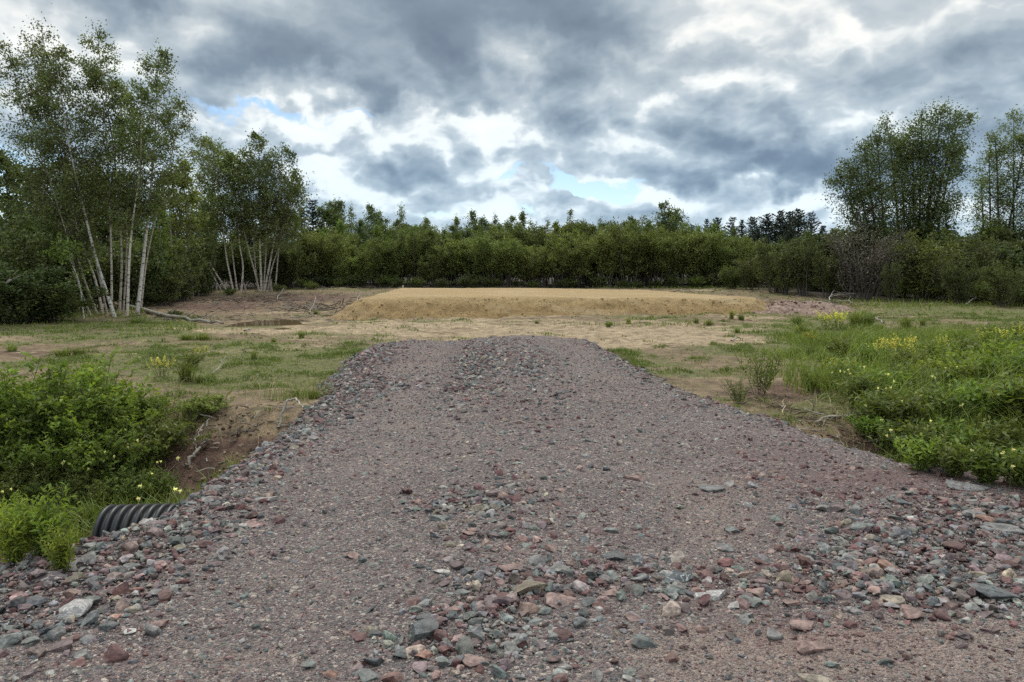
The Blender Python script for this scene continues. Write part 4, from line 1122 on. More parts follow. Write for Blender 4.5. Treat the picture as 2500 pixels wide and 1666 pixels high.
def leaf_tint(r, n, spread=0.28, yellow=0.12):
    v = 1 + spread * r.normal(size=(n, 1)).clip(-1.8, 1.8)
    t = np.concatenate([v, v, v], 1)
    y = r.random((n, 1)) * yellow
    t = t * np.concatenate([1 + 1.6 * y, 1 + y * 0.7, 1 - 1.2 * y], 1)
    return np.clip(t, 0.25, 2.2)

def woody(r, wood, leaves, trunk, r0, r1, n_br, t0, t1, length, elev=(0.5, 0.9), droop=0.25, twigs=5, per=9,
          size=0.09, spread=0.16, twig_r=0.006, sides=7, leafw=0.6, hang=0.3, tipn=3, bark_tint=(1, 1, 1), twig_tint=(.55, .5, .45), flat=0.0, twig_len=0.4, branch_r=0.35):
    """one stem with its boughs and twigs added to 'wood' and its leaves to 'leaves'"""
    S = spline(trunk, 18)
    tt = np.linspace(0, 1, 18)
    rad = r0 + (r1 - r0) * tt ** 0.85
    wood.tube(S, rad, sides, bark_tint)
    anchors, dirs = [], []
    az = r.uniform(0, 6.28)
    H = np.linalg.norm(S[-1] - S[0])
    for k in range(n_br):
        f = (k + r.random()) / n_br
        t = t0 + (t1 - t0) * f
        P = np.array([np.interp(t, tt, S[:, a]) for a in range(3)])
        az += 2.4 + r.normal() * 0.5
        L = length(f) * r.uniform(0.65, 1.25); bf = math.exp(r.normal() * 0.55)
        e = r.uniform(*elev)
        d = np.array([math.cos(az) * math.cos(e), math.sin(az) * math.cos(e), math.sin(e)])
        s = np.linspace(0, 1, 6)[:, None]
        B = P + d * L * s + np.array([0, 0, -droop * L]) * s ** 2
        B[1:] += np.cumsum(r.normal(size=(5, 3)) * L * 0.03, 0)
        br = min(np.interp(t, tt, rad) * 0.6, 0.010 + branch_r * 0.03 * L)
        wood.tube(B, np.linspace(br, br * 0.25, 6), 4, twig_tint)
        for q in range(twigs):
            u = 0.25 + 0.75 * (q + r.random()) / twigs
            C = np.array([np.interp(u, s[:, 0], B[:, a]) for a in range(3)])
            td = unit(d * 0.7 + r.normal(size=3) * 0.75)
            tl = twig_len * L * r.uniform(0.5, 1.2) * (1.15 - 0.5 * u) + 0.06
            W = np.stack([C, C + td * tl * .5 + np.array([0, 0, 0.02]), C + td * tl + np.array([0, 0, -hang * tl])])
            if twig_r > 0: wood.tube(W, [twig_r, twig_r * .8, twig_r * .4], 3, twig_tint)
            m_ = max(1, int(per * bf * r.uniform(0.6, 1.4)))
            w_ = r.uniform(0.25, 1.05, m_)[:, None]
            pts = (W[0] * (1 - w_) + W[2] * w_) + r.normal(size=(m_, 3)) * spread * (0.5 + tl)
            anchors.append(pts); dirs.append(np.tile(td + np.array([0, 0, -hang]), (m_, 1)))
    if tipn:
        m_ = per * tipn
        P = S[-1] + r.normal(size=(m_, 3)) * np.array([.10, .10, .22]) * (H * 0.12 + .3)
        anchors.append(P); dirs.append(np.tile(np.array([0, 0, 0.5]), (m_, 1)))
    P = np.concatenate(anchors); D = np.concatenate(dirs)
    ct = np.concatenate([np.full((len(a_), 1), 1 + 0.16 * r.normal()) for a_ in anchors])      # each spray has its own green
    tint = leaf_tint(r, len(P)) * np.clip(ct, 0.6, 1.5)
    V, T, c = leaf_cards(r, P, size, D, leafw, 0.3, flat, tint)
    leaves.add(V, T, None, c)

def make_plant(name, build, loc, wood_mat, leaf_mat, label, cat, group=None, rz=0.0, parts=("trunk", "crown"), at=None):
    w_, l_ = Bag(), Bag()
    build(w_, l_)
    root = empty(name, loc, rz)
    if w_.n: obj(parts[0], w_.mesh(parts[0], True), M[wood_mat], root)
    if l_.n: obj(parts[1], l_.mesh(parts[1]), M[leaf_mat], root)
    tag(root, label, cat, group, at=at)
    return root

# ---- the two birch clumps: one tree per stem (points seen in the photo, at the clump's depth)
def birch(pixels, y, r0, label, group, t0=0.38, crown=1.25, n_br=34, per=9, size=0.080, seed=0, mat="birch_leaf", low=False, bend=0.0, tw=6, bt=(1, 1, 1)):
    r = np.random.default_rng(seed)
    b = gnd(*pixels[0])
    y0 = y + r.normal() * 0.35
    base = at_y(pixels[0][0], pixels[0][1], y0); base.z = gz(base.x, base.y) - 0.05
    P = [np.zeros(3)]
    for q, (px, py) in enumerate(pixels[1:]):
        p = at_y(px, py, y0 + bend * (q + 1))
        P.append(np.array(p - base))
    P = np.array(P)
    def build(w_, l_):
        P[1:-1] += r.normal(size=(len(P) - 2, 3)) * np.array([.05, .05, 0])
        woody(r, w_, l_, P, r0 * .66, 0.012, n_br, t0 + (.03 if y < 35 else .09), 0.99, lambda f: crown * 1.08 * (0.66 + 1.35 * f * (1 - f)) * (1 - 0.52 * f ** 3), (0.35, 1.0), 0.25, tw + 3, int(per * (1.25 if y < 35 else 1.15)), size * 1.05, 0.13, 0.004, twig_tint=(.20, .17, .15), bark_tint=bt)
    return make_plant("birch_tree", build, base, "birch_bark", mat, label, "birch tree", group, at=(base.x, base.y, 2.0))
G1 = "birches in the near clump at left"
Y1 = 26.4
birch([(224, 762), (196, 690), (165, 580), (110, 420), (62, 240)], Y1, .055, "thin leftmost birch of the near clump, leaning out left", G1, .30, 1.5, 40, 12, seed=101, bt=(.7, .66, .6))
birch([(252, 768), (222, 680), (190, 560), (150, 380), (100, 62)], Y1 + .4, .085, "tall slender birch leaning left, behind the thick white trunk", G1, .36, 1.45, 52, 11, seed=102, bt=(.95, .9, .85))
birch([(280, 772), (240, 640), (205, 515), (170, 330), (135, 130)], Y1 - .5, .105, "thick white birch trunk leaning strongly left in near clump", G1, .42, 1.45, 46, 12, seed=103)
birch([(272, 762), (271, 640), (268, 510), (262, 350), (238, 82)], Y1 + .5, .075, "straight upright birch in the middle of the near clump", G1, .40, 1.3, 48, 11, seed=104, bt=(.95, .92, .86))
birch([(291, 764), (289, 640), (288, 500), (262, 300), (216, 150)], Y1 + .9, .080, "dull grey birch just right of the straight upright one", G1, .42, 1.3, 42, 10, seed=105, bt=(.68, .64, .58))
birch([(300, 762), (306, 650), (308, 540), (300, 380), (296, 215)], Y1 + 1.3, .060, "thin half-hidden birch between the two right trunks", G1, .40, 1.2, 36, 9, seed=106, bt=(.75, .7, .65))
birch([(310, 766), (322, 640), (328, 545), (338, 400), (345, 215)], Y1 - .1, .085, "grey-white birch leaning slightly right in near clump", G1, .40, 1.2, 42, 10, seed=107, bt=(1, .97, .92))
birch([(334, 760), (348, 620), (360, 500), (378, 330), (386, 122)], Y1 - .3, .115, "thickest white birch at the near clump's right side", G1, .40, 1.35, 54, 10, seed=108)
birch([(342, 745), (354, 640), (380, 520), (420, 380), (440, 250)], Y1 + 1.6, .055, "slim birch behind the thickest one, crown leaning right", G1, .40, 1.1, 32, 8, seed=109, bt=(.8, .76, .7))
birch([(238, 764), (200, 660), (150, 520), (70, 330), (22, 120)], Y1 + .8, .07, "birch arching furthest left, crown cut by the left photo edge", G1, .36, 1.5, 46, 11, seed=111, bt=(.8, .76, .7))
birch([(262, 766), (236, 660), (190, 470), (130, 300), (68, 95)], Y1 + 1.4, .065, "half-hidden left-leaning birch between the two left trunks", G1, .40, 1.4, 40, 10, seed=112, bt=(.7, .66, .6))
birch([(205, 764), (190, 690), (178, 640), (165, 600)], Y1 - 1.2, .030, "small pale-leaved sapling left of the near birches", None, .45, .9, 12, 7, .09, 110, "sapling_leaf")
G2 = "birches in the far clump"
Y2 = 44.0
def b2(px, r0, label, seed, t0=.45, crown=1.7, n=36, per=6, y=Y2, size=.13):
    return birch(px, y, r0, label, G2, t0, crown, n, per, size, seed, tw=6, bt=tuple(np.array([.9, .85, .8]) * np.random.default_rng(seed).uniform(.6, 1.1)))
b2([(556, 709), (519, 648), (479, 577), (462, 480)], .075, "lower leaning trunk at the far clump's left, sloping out left", 201, .5, 1.6, 26)
b2([(543, 713), (511, 650), (492, 590), (488, 430)], .07, "thin leaning trunk left of the lower leaning one", 202, .5, 1.6, 26)
b2([(571, 716), (552, 622), (538, 500), (512, 345)], .085, "tall birch with the far clump's left treetop", 203, .34, 2.0, 46)
b2([(580, 716), (567, 630), (556, 500), (548, 390)], .075, "grey stem between the left treetop and upright stem", 204, .38, 1.8, 38)
b2([(589, 716), (588, 651), (583, 587), (572, 460), (566, 385)], .095, "upright pale stem left of the far clump's centre", 205, .40, 1.8, 40)
b2([(634, 721), (621, 664), (603, 592), (588, 500), (582, 395)], .085, "stem curving left from the far clump's white centre trunk", 206, .40, 1.8, 38)
b2([(631, 708), (626, 643), (617, 528), (608, 385)], .075, "slender straight stem just left of the white centre trunk", 207, .40, 1.7, 38)
b2([(639, 716), (639, 605), (636, 470), (632, 333)], .115, "tallest white trunk at the centre of far clump", 208, .42, 1.7, 50)
b2([(643, 704), (652, 590), (648, 500), (655, 395)], .075, "thin stem right of the tallest far white trunk", 209, .42, 1.6, 36)
b2([(645, 700), (666, 610), (681, 516), (688, 368)], .10, "white trunk leaning right with the far clump's right treetop", 210, .40, 1.8, 48)
b2([(653, 708), (666, 650), (690, 580), (722, 470)], .075, "low birch leaning furthest right in the far clump", 211, .40, 1.7, 36)
b2([(530, 712), (522, 560), (516, 440), (500, 350)], .085, "birch behind the far clump's left side, pale upper trunk", 212, .36, 1.9, 46, y=Y2 + 2.5)
b2([(672, 712), (684, 600), (700, 520), (712, 430)], .08, "dark-stemmed birch on the far clump's right edge", 213, .22, 1.9, 46, y=Y2 + 2)
limb("stump_stem", [at_y(604, 722, 43.4), at_y(596, 698, 43.4), at_y(592, 682, 43.4)], .07, .04, "pale_bark", "short broken leaning stem in front of far birches", "broken stem", seed=30)
limb("stump_stem", [at_y(662, 719, 43.4), at_y(662, 700, 43.4), at_y(661, 682, 43.4)], .09, .07, "pale_bark", "short upright broken stem right of the far birches", "broken stem", seed=31)

# ---- prototypes copied along the thickets
def shrub_build(seed, h, spread, stems, per=9, size=0.15, t0=0.28, n_br=9, leafw=.6, br=0.9, twigs=5, fan=0.5, bt=(1, 1, 1), r0=.03):
    def build(w_, l_):
        r = np.random.default_rng(seed)
        for s in range(stems):
            a = r.uniform(0, 6.28); o = np.array([math.cos(a), math.sin(a), 0]) * r.uniform(0, spread * 0.25)
            a2 = a + r.normal() * 0.6; out = np.array([math.cos(a2), math.sin(a2), 0]) * spread * r.uniform(0.25, 1.0) * fan
            hh = h * r.uniform(0.68, 1.0)
            P = [o, o + out * .25 + np.array([0, 0, hh * .35]), o + out * .6 + np.array([0, 0, hh * .7]), o + out + np.array([0, 0, hh * .97])]
            P[1] = P[1] + r.normal(size=3) * .12 * hh * .3
            woody(r, w_, l_, P, r0 * r.uniform(.7, 1.3), .006, n_br, t0, .98, lambda f: br * (1 - .5 * f), (0.55, 1.25), .08, twigs, per, size, .14, 0.0, 5, leafw, .15, 1, bt, (.35, .32, .29))
    return build
PROTO = {}
def proto(key, name, build, wood, leaf, parts):
    w_, l_ = Bag(), Bag(); build(w_, l_)
    PROTO[key] = (name, w_.mesh(parts[0], True), l_.mesh(parts[1]), wood, leaf, parts)
    M_w, M_l = M[wood], M[leaf]
    PROTO[key][1].materials.append(M_w); PROTO[key][2].materials.append(M_l)
def plant(key, x, y, s, label, cat, group, rz=None, z=None, sz=None, leafmat=None, r=random, name=None):
    nm, mw, ml, wood, leaf, parts = PROTO[key]
    root = empty(name or nm, (x, y, (gz(x, y) if z is None else z) - 0.03), r.uniform(0, 6.28) if rz is None else rz)
    root.scale = (s, s, s * (sz or 1))
    a = bpy.data.objects.new(parts[0], mw); COL.objects.link(a); a.parent = root
    b = bpy.data.objects.new(parts[1], ml); COL.objects.link(b); b.parent = root
    if leafmat:
        b.material_slots[0].link = 'OBJECT'; b.material_slots[0].material = M[leafmat]
    tag(root, label, cat, group)
    return root
SP = ("stems", "foliage")
for k in range(6):
    proto(f"alder{k}", "alder_shrub", shrub_build(300 + k, 4.0, 2.2, 16, 11, .125, .27, 11, br=1.0, r0=.030, fan=.8, twigs=6), "grey_bark", "alder_leaf", SP)
for k in range(4):
    proto(f"bush{k}", "leafy_shrub", shrub_build(330 + k, 3.0, 2.3, 15, 9, .15, .08, 10, br=.95, fan=.8), "dark_bark", "dark_leaf", SP)
proto("grey_twiggy", "twiggy_shrub", shrub_build(350, 4.3, 2.6, 30, 2, .09, .15, 16, br=.95, twigs=6, fan=.7, r0=.03), "twig", "dry_leaf", SP)
proto("olive", "olive_shrub", shrub_build(351, 3.4, 2.4, 20, 6, .13, .10, 12, br=.85, fan=.75), "twig", "olive_leaf", SP)
proto("brown", "twiggy_shrub", shrub_build(352, 3.6, 1.6, 26, 3, .12, .12, 12, br=.7, fan=.6), "twig", "olive_leaf", SP)
def tree_build(seed, h, crown, n_br, per, size, t0=.22, stems=1, up=(.4, 1.0), shape=None, lean=.04, r0=.10, tw=6, sp=.18):
    def build(w_, l_):
        r = np.random.default_rng(seed)
        for s in range(stems):
            a = r.uniform(0, 6.28); o = np.array([math.cos(a), math.sin(a), 0]) * (0.25 * stems * .3 if stems > 1 else 0)
            L = np.array([r.normal(), r.normal(), 0]) * lean * h + o * (2.2 if stems > 1 else 0)
            hh = h * (1 if s == 0 else r.uniform(.7, .95))
            P = [o, o + L * .3 + np.array([0, 0, hh * .35]), o + L * .7 + np.array([0, 0, hh * .7]), o + L + np.array([0, 0, hh])]
            woody(r, w_, l_, P, r0, .012, n_br, t0, .99, shape or (lambda f: crown * (0.55 + 1.5 * f * (1 - f)) * (1 - .6 * f ** 2)), up, .15, tw, per, size, sp, 0.004, 6)
    return build
TP = ("trunk", "crown")
for k in range(4):
    proto(f"sap{k}", "young_tree", tree_build(400 + k, 6.5, 1.35, 34, 9, .17, .18), "pale_bark", "sapling_leaf", TP)
for k in range(3):
    proto(f"slim{k}", "slim_tree", tree_build(410 + k, 8.0, .95, 30, 6, .14, .25), "pale_bark", "birch_leaf", TP)
for k in range(4):
    proto(f"broad{k}", "broadleaf_tree", tree_build(420 + k, 7.5, 2.1, 32, 11, .19, .2, 3, tw=7), "grey_bark", "poplar_leaf", TP)
def conifer_build(seed, h, base_r, ragged=.25):
    def build(w_, l_):
        r = np.random.default_rng(seed)
        w_.tube([(0, 0, 0), (0.03 * h * r.normal() * .3, 0, h * .5), (0, 0, h)], [.13, .08, .012], 7)
        P, D, Tn = [], [], []
        z = 0.12 * h
        while z < h * .985:
            f = z / h
            Lr = base_r * (1 - f) ** .75 * (1 + .35 * r.normal() * ragged) + .14
            nb = int(6 + 3 * r.random())
            a0 = r.uniform(0, 6.28)
            for q in range(nb):
                a = a0 + q * 6.28 / nb + r.normal() * .2
                L = Lr * r.uniform(1 - ragged * 1.6, 1 + ragged)
                e = r.uniform(-.12, .35) + .35 * f
                d = np.array([math.cos(a) * math.cos(e), math.sin(a) * math.cos(e), math.sin(e)])
                w_.tube([(0, 0, z), tuple(d * L * .5 + [0, 0, z]), tuple(d * L + [0, 0, z + .10 * L])], [.022, .014, .006], 3)
                n = max(6, int(L * 26))
                s = r.random(n)[:, None] ** .7
                side = np.array([-d[1], d[0], 0])
                pts = np.array([0, 0, z]) + d * L * s + side * r.normal(size=(n, 1)) * .20 * L * (1.15 - s) + np.array([0, 0, .10 * L]) * s ** 2 + r.normal(size=(n, 3)) * .04
                P.append(pts); D.append(np.tile(d, (n, 1)) + side * r.normal(size=(n, 1)) * .7 + np.array([0, 0, .25])); Tn.append(leaf_tint(r, n, .2, .05) * (1 + .12 * r.normal()))
            z += h * .035 * r.uniform(.8, 1.2)
        V, T, c = leaf_cards(r, np.concatenate(P), .24, np.concatenate(D), .34, .1, 0, np.concatenate(Tn))
        l_.add(V, T, None, c)
    return build
for k in range(4):
    proto(f"conifer{k}", "conifer_tree", conifer_build(440 + k, 7.5, 1.7 + .32 * k, .30 + .12 * (k % 2)), "dark_bark", "needle", TP)

# ---- the alder thicket across the back of the clearing
rq = random.Random(11)
FOOT = []
GROUP_ROW = "alder shrubs in the thicket behind the clearing"
def row_label(px, front):
    spots = [(760, "right of the far birches"), (900, "behind the pad's left end"), (1080, "behind the left half of the pad"), (1250, "straight behind the drive's end"),
             (1420, "behind the pad's middle"), (1600, "behind the right half of the pad"), (1780, "behind the soil heap"), (1950, "left of the grey twiggy shrub"), (2600, "far right behind the shrubs")]
    s = next(t for a, t in spots if px < a)
    return (f"dark-stemmed alder shrub {s}" if front else f"second-row alder shrub {s}")
TOPS = [(640, 590), (720, 590), (800, 588), (900, 592), (1000, 590), (1100, 588), (1200, 578), (1300, 572), (1400, 568), (1500, 562), (1600, 560), (1700, 575), (1800, 600), (1900, 610), (2060, 620), (2500, 620)]
def top_at(px):
    return float(np.interp(px, [a for a, b in TOPS], [b for a, b in TOPS]))
px = 655
i = 0
while px < 2000:
    Y = 51 + rq.uniform(-.8, .8) + (1.5 if px < 760 else 0)
    p = at_y(px, 700, Y)
    h = (650 - top_at(px) + rq.uniform(-42, 20)) / FPX * Y + EYE - gz(p.x, Y)
    s = h / 3.95
    plant(f"alder{i % 6}", p.x, Y, s * rq.uniform(.97, 1.12), row_label(px, True), "shrub", GROUP_ROW, sz=1 / 1.05)
    if i % 4 == 1:
        q_ = next(c for c in LABELLED[-1][0].children if c.name.startswith("stems"))
        q_.material_slots[0].link = "OBJECT"; q_.material_slots[0].material = M["pale_bark"]
    px += rq.uniform(34, 48); i += 1
px = 690
while px < 2050:
    Y = 55.5 + rq.uniform(-1, 1)
    p = at_y(px, 700, Y)
    h = (650 - top_at(px) + rq.uniform(-8, 34)) / FPX * Y + EYE - gz(p.x, Y)
    plant(f"alder{i % 6}", p.x, Y, h / 3.95, row_label(px, False), "shrub", GROUP_ROW, leafmat="sapling_leaf" if rq.random() < .3 else None)
    px += rq.uniform(62, 84); i += 1
for k_ in range(26):
    px = 690 + k_ * 48 + rq.uniform(-18, 18)
    p = at_y(px, 700, 49.6 + rq.uniform(-.5, .8))
    FOOT.append((px, p.x, p.y, rq.uniform(.5, 1.0)))
for k_ in range(15):
    px = 715 + k_ * 62 + rq.uniform(-22, 22)
    Y = 57 + rq.uniform(0, 4); p = at_y(px, 547 + rq.uniform(-14, 22), Y)
    plant(f"sap{k_ % 4}", p.x, Y, (p.z - gz(p.x, Y)) / 6.6, "young light green tree " + row_label(px, False).split("shrub ")[1].replace("behind ", "over "), "tree", "young trees just behind the thicket", r=rq)
# ---- low dark shrubs that close the thicket behind the alder stems
px = 690
while px < 2060:
    Y = 58.5 + rq.uniform(-.8, .8)
    p = at_y(px, 700, Y)
    o = plant(f"bush{i % 4}", p.x, Y, rq.uniform(.95, 1.15), "dark shrub behind alder stems " + row_label(px, False).split("shrub ")[1], "shrub", "dark shrubs deep in the thicket", r=rq)
    px += rq.uniform(60, 80); i += 1
# ---- the trees that stand above the thicket: (kind, pixel of the top, depth, height of the model, label)
BACK = [
    ("conifer1", 762, 482, 66, 7.5, "dark spruce at the gap right of the far birches"), ("broad0", 800, 492, 68, 7.5, "dark green tree right of the dark spruce"),
    ("conifer0", 826, 500, 70, 7.5, "narrow conifer with rusty top above the thicket"), ("slim0", 858, 500, 64, 8.0, "slim pale birch right of the rusty-topped conifer"),
    ("broad1", 905, 508, 64, 7.5, "round-headed tree between two slim birches above thicket"), ("slim1", 968, 498, 64, 8.0, "tallest slim birch above the thicket, with airy top"),
    ("slim2", 925, 512, 66, 8.0, "short slim birch left of the tallest airy one"),
    ("broad2", 1050, 535, 70, 7.5, "bright green tree above the pad's left end"), ("broad3", 1095, 533, 72, 7.5, "bright green bushy tree at the low gap of treetops"), ("broad0", 1010, 545, 70, 7.5, "low green tree left of the bright green pair"),
    ("broad1", 1160, 522, 66, 7.5, "tall tree with two tops above the drive's end"), ("slim0", 1205, 522, 66, 8.0, "slim birch with sparse top above the drive's end"),
    ("broad2", 1240, 530, 68, 7.5, "dark round tree right of the sparse slim birch"), ("broad3", 1298, 520, 66, 7.5, "broad tree above the middle of the pad"), ("slim1", 1336, 533, 68, 8.0, "small slim tree right of the broad middle tree"),
    ("slim2", 1392, 508, 64, 8.0, "airy tree with one tall thin leader"), ("broad0", 1430, 545, 68, 7.5, "low tree between airy leader and narrow one"), ("slim0", 1470, 530, 66, 8.0, "narrow single-spired tree in the low gap"),
    ("broad1", 1535, 535, 64, 7.5, "rounded yellow-green tree left of the tallest back tree"), ("sap1", 1580, 540, 62, 6.5, "yellow-green sapling beside the tallest back tree"),
    ("broad2", 1632, 497, 60, 7.5, "tallest broad tree above the thicket right of centre"), ("broad3", 1672, 525, 62, 7.5, "tree leaning on the tallest broad back tree"),
    ("conifer0", 1725, 532, 76, 7.5, "small conifer at the left of dark conifer group"), ("conifer2", 1752, 528, 78, 7.5, "second small conifer of the dark group"), ("conifer1", 1788, 526, 74, 7.5, "pointed conifer with clear spire in dark group"),
    ("conifer0", 1812, 534, 78, 7.5, "low conifer between two spires in dark group"), ("conifer2", 1838, 526, 72, 7.5, "spreading conifer left of the big dark mass"), ("conifer3", 1872, 520, 70, 7.5, "wide conifer at the left of the big dark mass"),
    ("conifer3", 1905, 512, 70, 7.5, "wide dark conifer in the middle of big mass"), ("conifer2", 1930, 512, 72, 7.5, "pointed dark conifer right of the wide middle one"), ("conifer3", 1950, 508, 69, 7.5, "highest dark conifer of the big mass"),
    ("conifer1", 1982, 514, 71, 7.5, "ragged conifer at the right end of dark mass"), ("conifer2", 2010, 548, 76, 7.5, "low conifer behind the big right-hand trees"),
    ("sap0", 745, 560, 55, 6.5, "yellow-green young tree close right of far birches"), ("sap1", 795, 575, 56, 6.5, "yellow-green young tree above the thicket's left end"), ("sap2", 850, 580, 56, 6.5, "light young tree below the slim pale birch"),
    ("sap3", 720, 520, 54, 6.5, "tall light green sapling against far clump's right edge"), ("sap0", 1590, 560, 57, 6.5, "light green young tree below the tallest back tree"), ("sap2", 1335, 560, 58, 6.5, "light young tree above the pad's middle"),
    ("broad0", 1130, 552, 62, 7.5, "low green tree below the two-topped tree"), ("sap3", 1445, 562, 58, 6.5, "light green sapling beneath the narrow spired tree"), ("broad1", 980, 540, 61, 7.5, "full dark tree beneath the tallest slim birch"),
    ("broad2", 870, 540, 60, 7.5, "full tree beneath the round-headed one"), ("broad3", 1200, 548, 62, 7.5, "full dark tree beneath the sparse slim birch"), ("conifer1", 1690, 545, 70, 7.5, "conifer half hidden behind the leaning back tree"),
    ("conifer1", 735, 500, 62, 7.5, "dark spruce touching the far birch clump"), ("conifer3", 1850, 556, 66, 7.5, "low wide conifer at the dark mass's foot"), ("conifer3", 1930, 552, 65, 7.5, "low wide conifer below the highest one"),
    ("broad3", 1775, 560, 62, 7.5, "pale rounded treetop in front of dark conifers"), ("broad2", 2030, 560, 60, 7.5, "dark tree left of the big right-hand trees"),
]
for (k, px, py, Y, mh, lab) in BACK:
    p = at_y(px, py, Y); z0 = gz(p.x, Y)
    s = (p.z - z0) / (mh * 1.02)
    wide = 1.0 if "conifer" in k else 1.05
    o = plant(k, p.x, Y, s, lab, "conifer" if "conifer" in k else "tree", "conifers beyond the thicket" if "conifer" in k else "trees standing beyond the thicket")
    o.scale = (s * wide * (1.25 if k in ("conifer3",) else 1), s * wide * (1.25 if k in ("conifer3",) else 1), s)
    LABELLED[-1] = (o, lab, (px, py))

# ---- the wood on the left, round and behind the near birches
LEFT = [
    ("conifer2", 32, 485, 36, 7.5, "dark conifer at the left edge behind near birches"), ("conifer1", 95, 530, 40, 7.5, "low dark conifer behind the leftmost birch"),
    ("bush0", 20, 575, 25, 3.0, "dark shrub at the left photo edge"), ("bush1", 85, 560, 27, 3.0, "dark shrub right of the left-edge one"), ("bush2", 150, 590, 29, 3.0, "dark shrub behind the leaning left birches"),
    ("bush3", 205, 600, 31, 3.0, "shrub directly behind the thick white leaning birch"), ("bush0", 262, 595, 31, 3.0, "shrub behind the straight upright birch"), ("bush1", 320, 600, 32, 3.0, "shrub behind the near clump's right trunks"),
    ("bush2", 40, 660, 23.0, 3.0, "low shrub in front at the left edge"), ("bush3", 110, 680, 24.0, 3.0, "low shrub in front of the dark left shrubs"), ("bush1", -30, 640, 23.0, 3.0, "shrub half out of the photo at left"),
    ("bush0", 375, 590, 34, 3.0, "dark shrub right of the near birches"), ("bush3", 425, 610, 37, 3.0, "dark shrub behind the bent dead branch"), ("bush2", 470, 600, 40, 3.0, "dark shrub left of the far leaning trunks"),
    ("bush1", 520, 600, 47, 3.0, "dark shrub behind the far clump's left side"), ("bush0", 575, 590, 48, 3.0, "dark shrub behind the far clump's middle"), ("bush2", 640, 590, 48, 3.0, "dark shrub behind the far clump's right side"), ("bush3", 700, 600, 48.5, 3.0, "dark shrub right of the far clump"),
    ("sap0", 410, 420, 37, 6.5, "light green tree between the two birch clumps"), ("sap2", 455, 400, 39, 6.5, "second light green tree between the birch clumps"), ("sap1", 385, 500, 33, 6.5, "low light green tree right of the thickest birch"),
    ("broad0", 60, 385, 36, 7.5, "dark broad tree behind the leftmost birch"), ("broad1", 185, 400, 38, 7.5, "dark broad tree behind the near clump's left half"), ("broad2", 300, 430, 40, 7.5, "dark broad tree behind the near clump's right half"),
    ("broad3", 580, 500, 52, 7.5, "dark broad tree behind the far birches"), ("broad0", 670, 510, 53, 7.5, "dark broad tree behind the far clump's right side"), ("broad2", 500, 480, 50, 7.5, "dark broad tree behind far clump's left side"),
    ("bush1", 120, 520, 36, 3.0, "tall shrub behind the low dark conifer"), ("bush3", 250, 540, 38, 3.0, "tall shrub deep behind the near clump"), ("bush0", 350, 540, 40, 3.0, "tall shrub deep behind the thickest birch"),
    ("bush2", 10, 520, 34, 3.0, "tall shrub below the left-edge conifer"), ("brown", 440, 650, 36, 3.6, "brown twiggy shrub behind the bent dead branch"), ("brown", 390, 660, 33, 3.6, "brown twiggy shrub right of the fallen log"),
]
for (k, px, py, Y, mh, lab) in LEFT:
    p = at_y(px, py, Y); z0 = gz(p.x, Y)
    s = (p.z - z0) / mh
    cat = "shrub" if k[:4] in ("bush", "brow") else ("conifer" if "conifer" in k else "tree")
    o = plant(k, p.x, Y, s, lab, cat, {"shrub": "dark shrubs of the left wood", "tree": "trees of the left wood", "conifer": "conifers of the left wood"}[cat], r=rq)
    if k in ("sap0", "sap2"):
        c_ = next(c for c in o.children if c.name.startswith("crown"))
        c_.material_slots[0].link = "OBJECT"; c_.material_slots[0].material = M["alder_leaf"]
    if cat == "shrub": o.scale = (max(s, .85), max(s, .85), s)
    LABELLED[-1] = (o, lab, (px, py))

# ---- right-hand trees
def big_tree(tops, base_px, Y, label, seed, crown, n, per, size, r0=.12, t0=.14, mat="poplar_leaf", wood="dark_bark", cat="tree", group=None):
    r = np.random.default_rng(seed)
    base = at_y(base_px[0], base_px[1], Y); base.z = gz(base.x, Y) - .05
    def build(w_, l_):
        for q, (px, py) in enumerate(tops):
            top = np.array(at_y(px, py, Y + r.normal() * .8) - base)
            o = np.array([r.normal() * .2, r.normal() * .2, 0])
            P = [o, o + top * np.array([.25, .25, .35]), o * .5 + top * np.array([.62, .62, .7]), top]
            woody(r, w_, l_, P, r0 * r.uniform(.6, .9), .015, int(n * 1.3), t0, .99, lambda f: crown * 1.02 * (.75 + 1.3 * f * (1 - f)) * (1 - .5 * f ** 2.5), (.25, 1.0), .12, 8, int(per * 1.15), size * 1.05, .24, .004, 6, leafw=.5, bark_tint=(.8, .8, .8))
    return make_plant("broadleaf_tree", build, base, wood, mat, label, cat, group, at=(base.x, Y, 4))
YR = 42
GR = "big trees on the right"
big_tree([(2080, 400), (2045, 420), (2140, 330), (2110, 360)], (2140, 690), YR, "big right-hand tree with lower stepped left crown", 501, 1.35, 30, 11, .125, group=GR)
big_tree([(2165, 295), (2200, 340), (2230, 330)], (2200, 692), YR + .5, "big right-hand tree between the stepped and tallest crowns", 502, 1.35, 34, 10, .125, group=GR)
big_tree([(2250, 285), (2300, 268), (2345, 275), (2330, 360)], (2255, 692), YR - .3, "tallest right-hand tree with twin tops", 503, 1.4, 36, 11, .125, group=GR)
big_tree([(2430, 330), (2475, 285), (2510, 320)], (2455, 700), YR + 1, "airy birch-like tree at the right photo edge", 504, 1.3, 32, 9, .12, mat="birch_leaf", wood="grey_bark", group=GR)
big_tree([(2395, 440), (2415, 380)], (2420, 700), YR + 2, "sparse dark-limbed tree left of the right-edge birch", 505, 1.2, 22, 7, .12, group=GR)
big_tree([(2540, 300), (2570, 350)], (2540, 700), YR, "tree just outside the right photo edge", 506, 1.3, 30, 9, .12, group=GR)
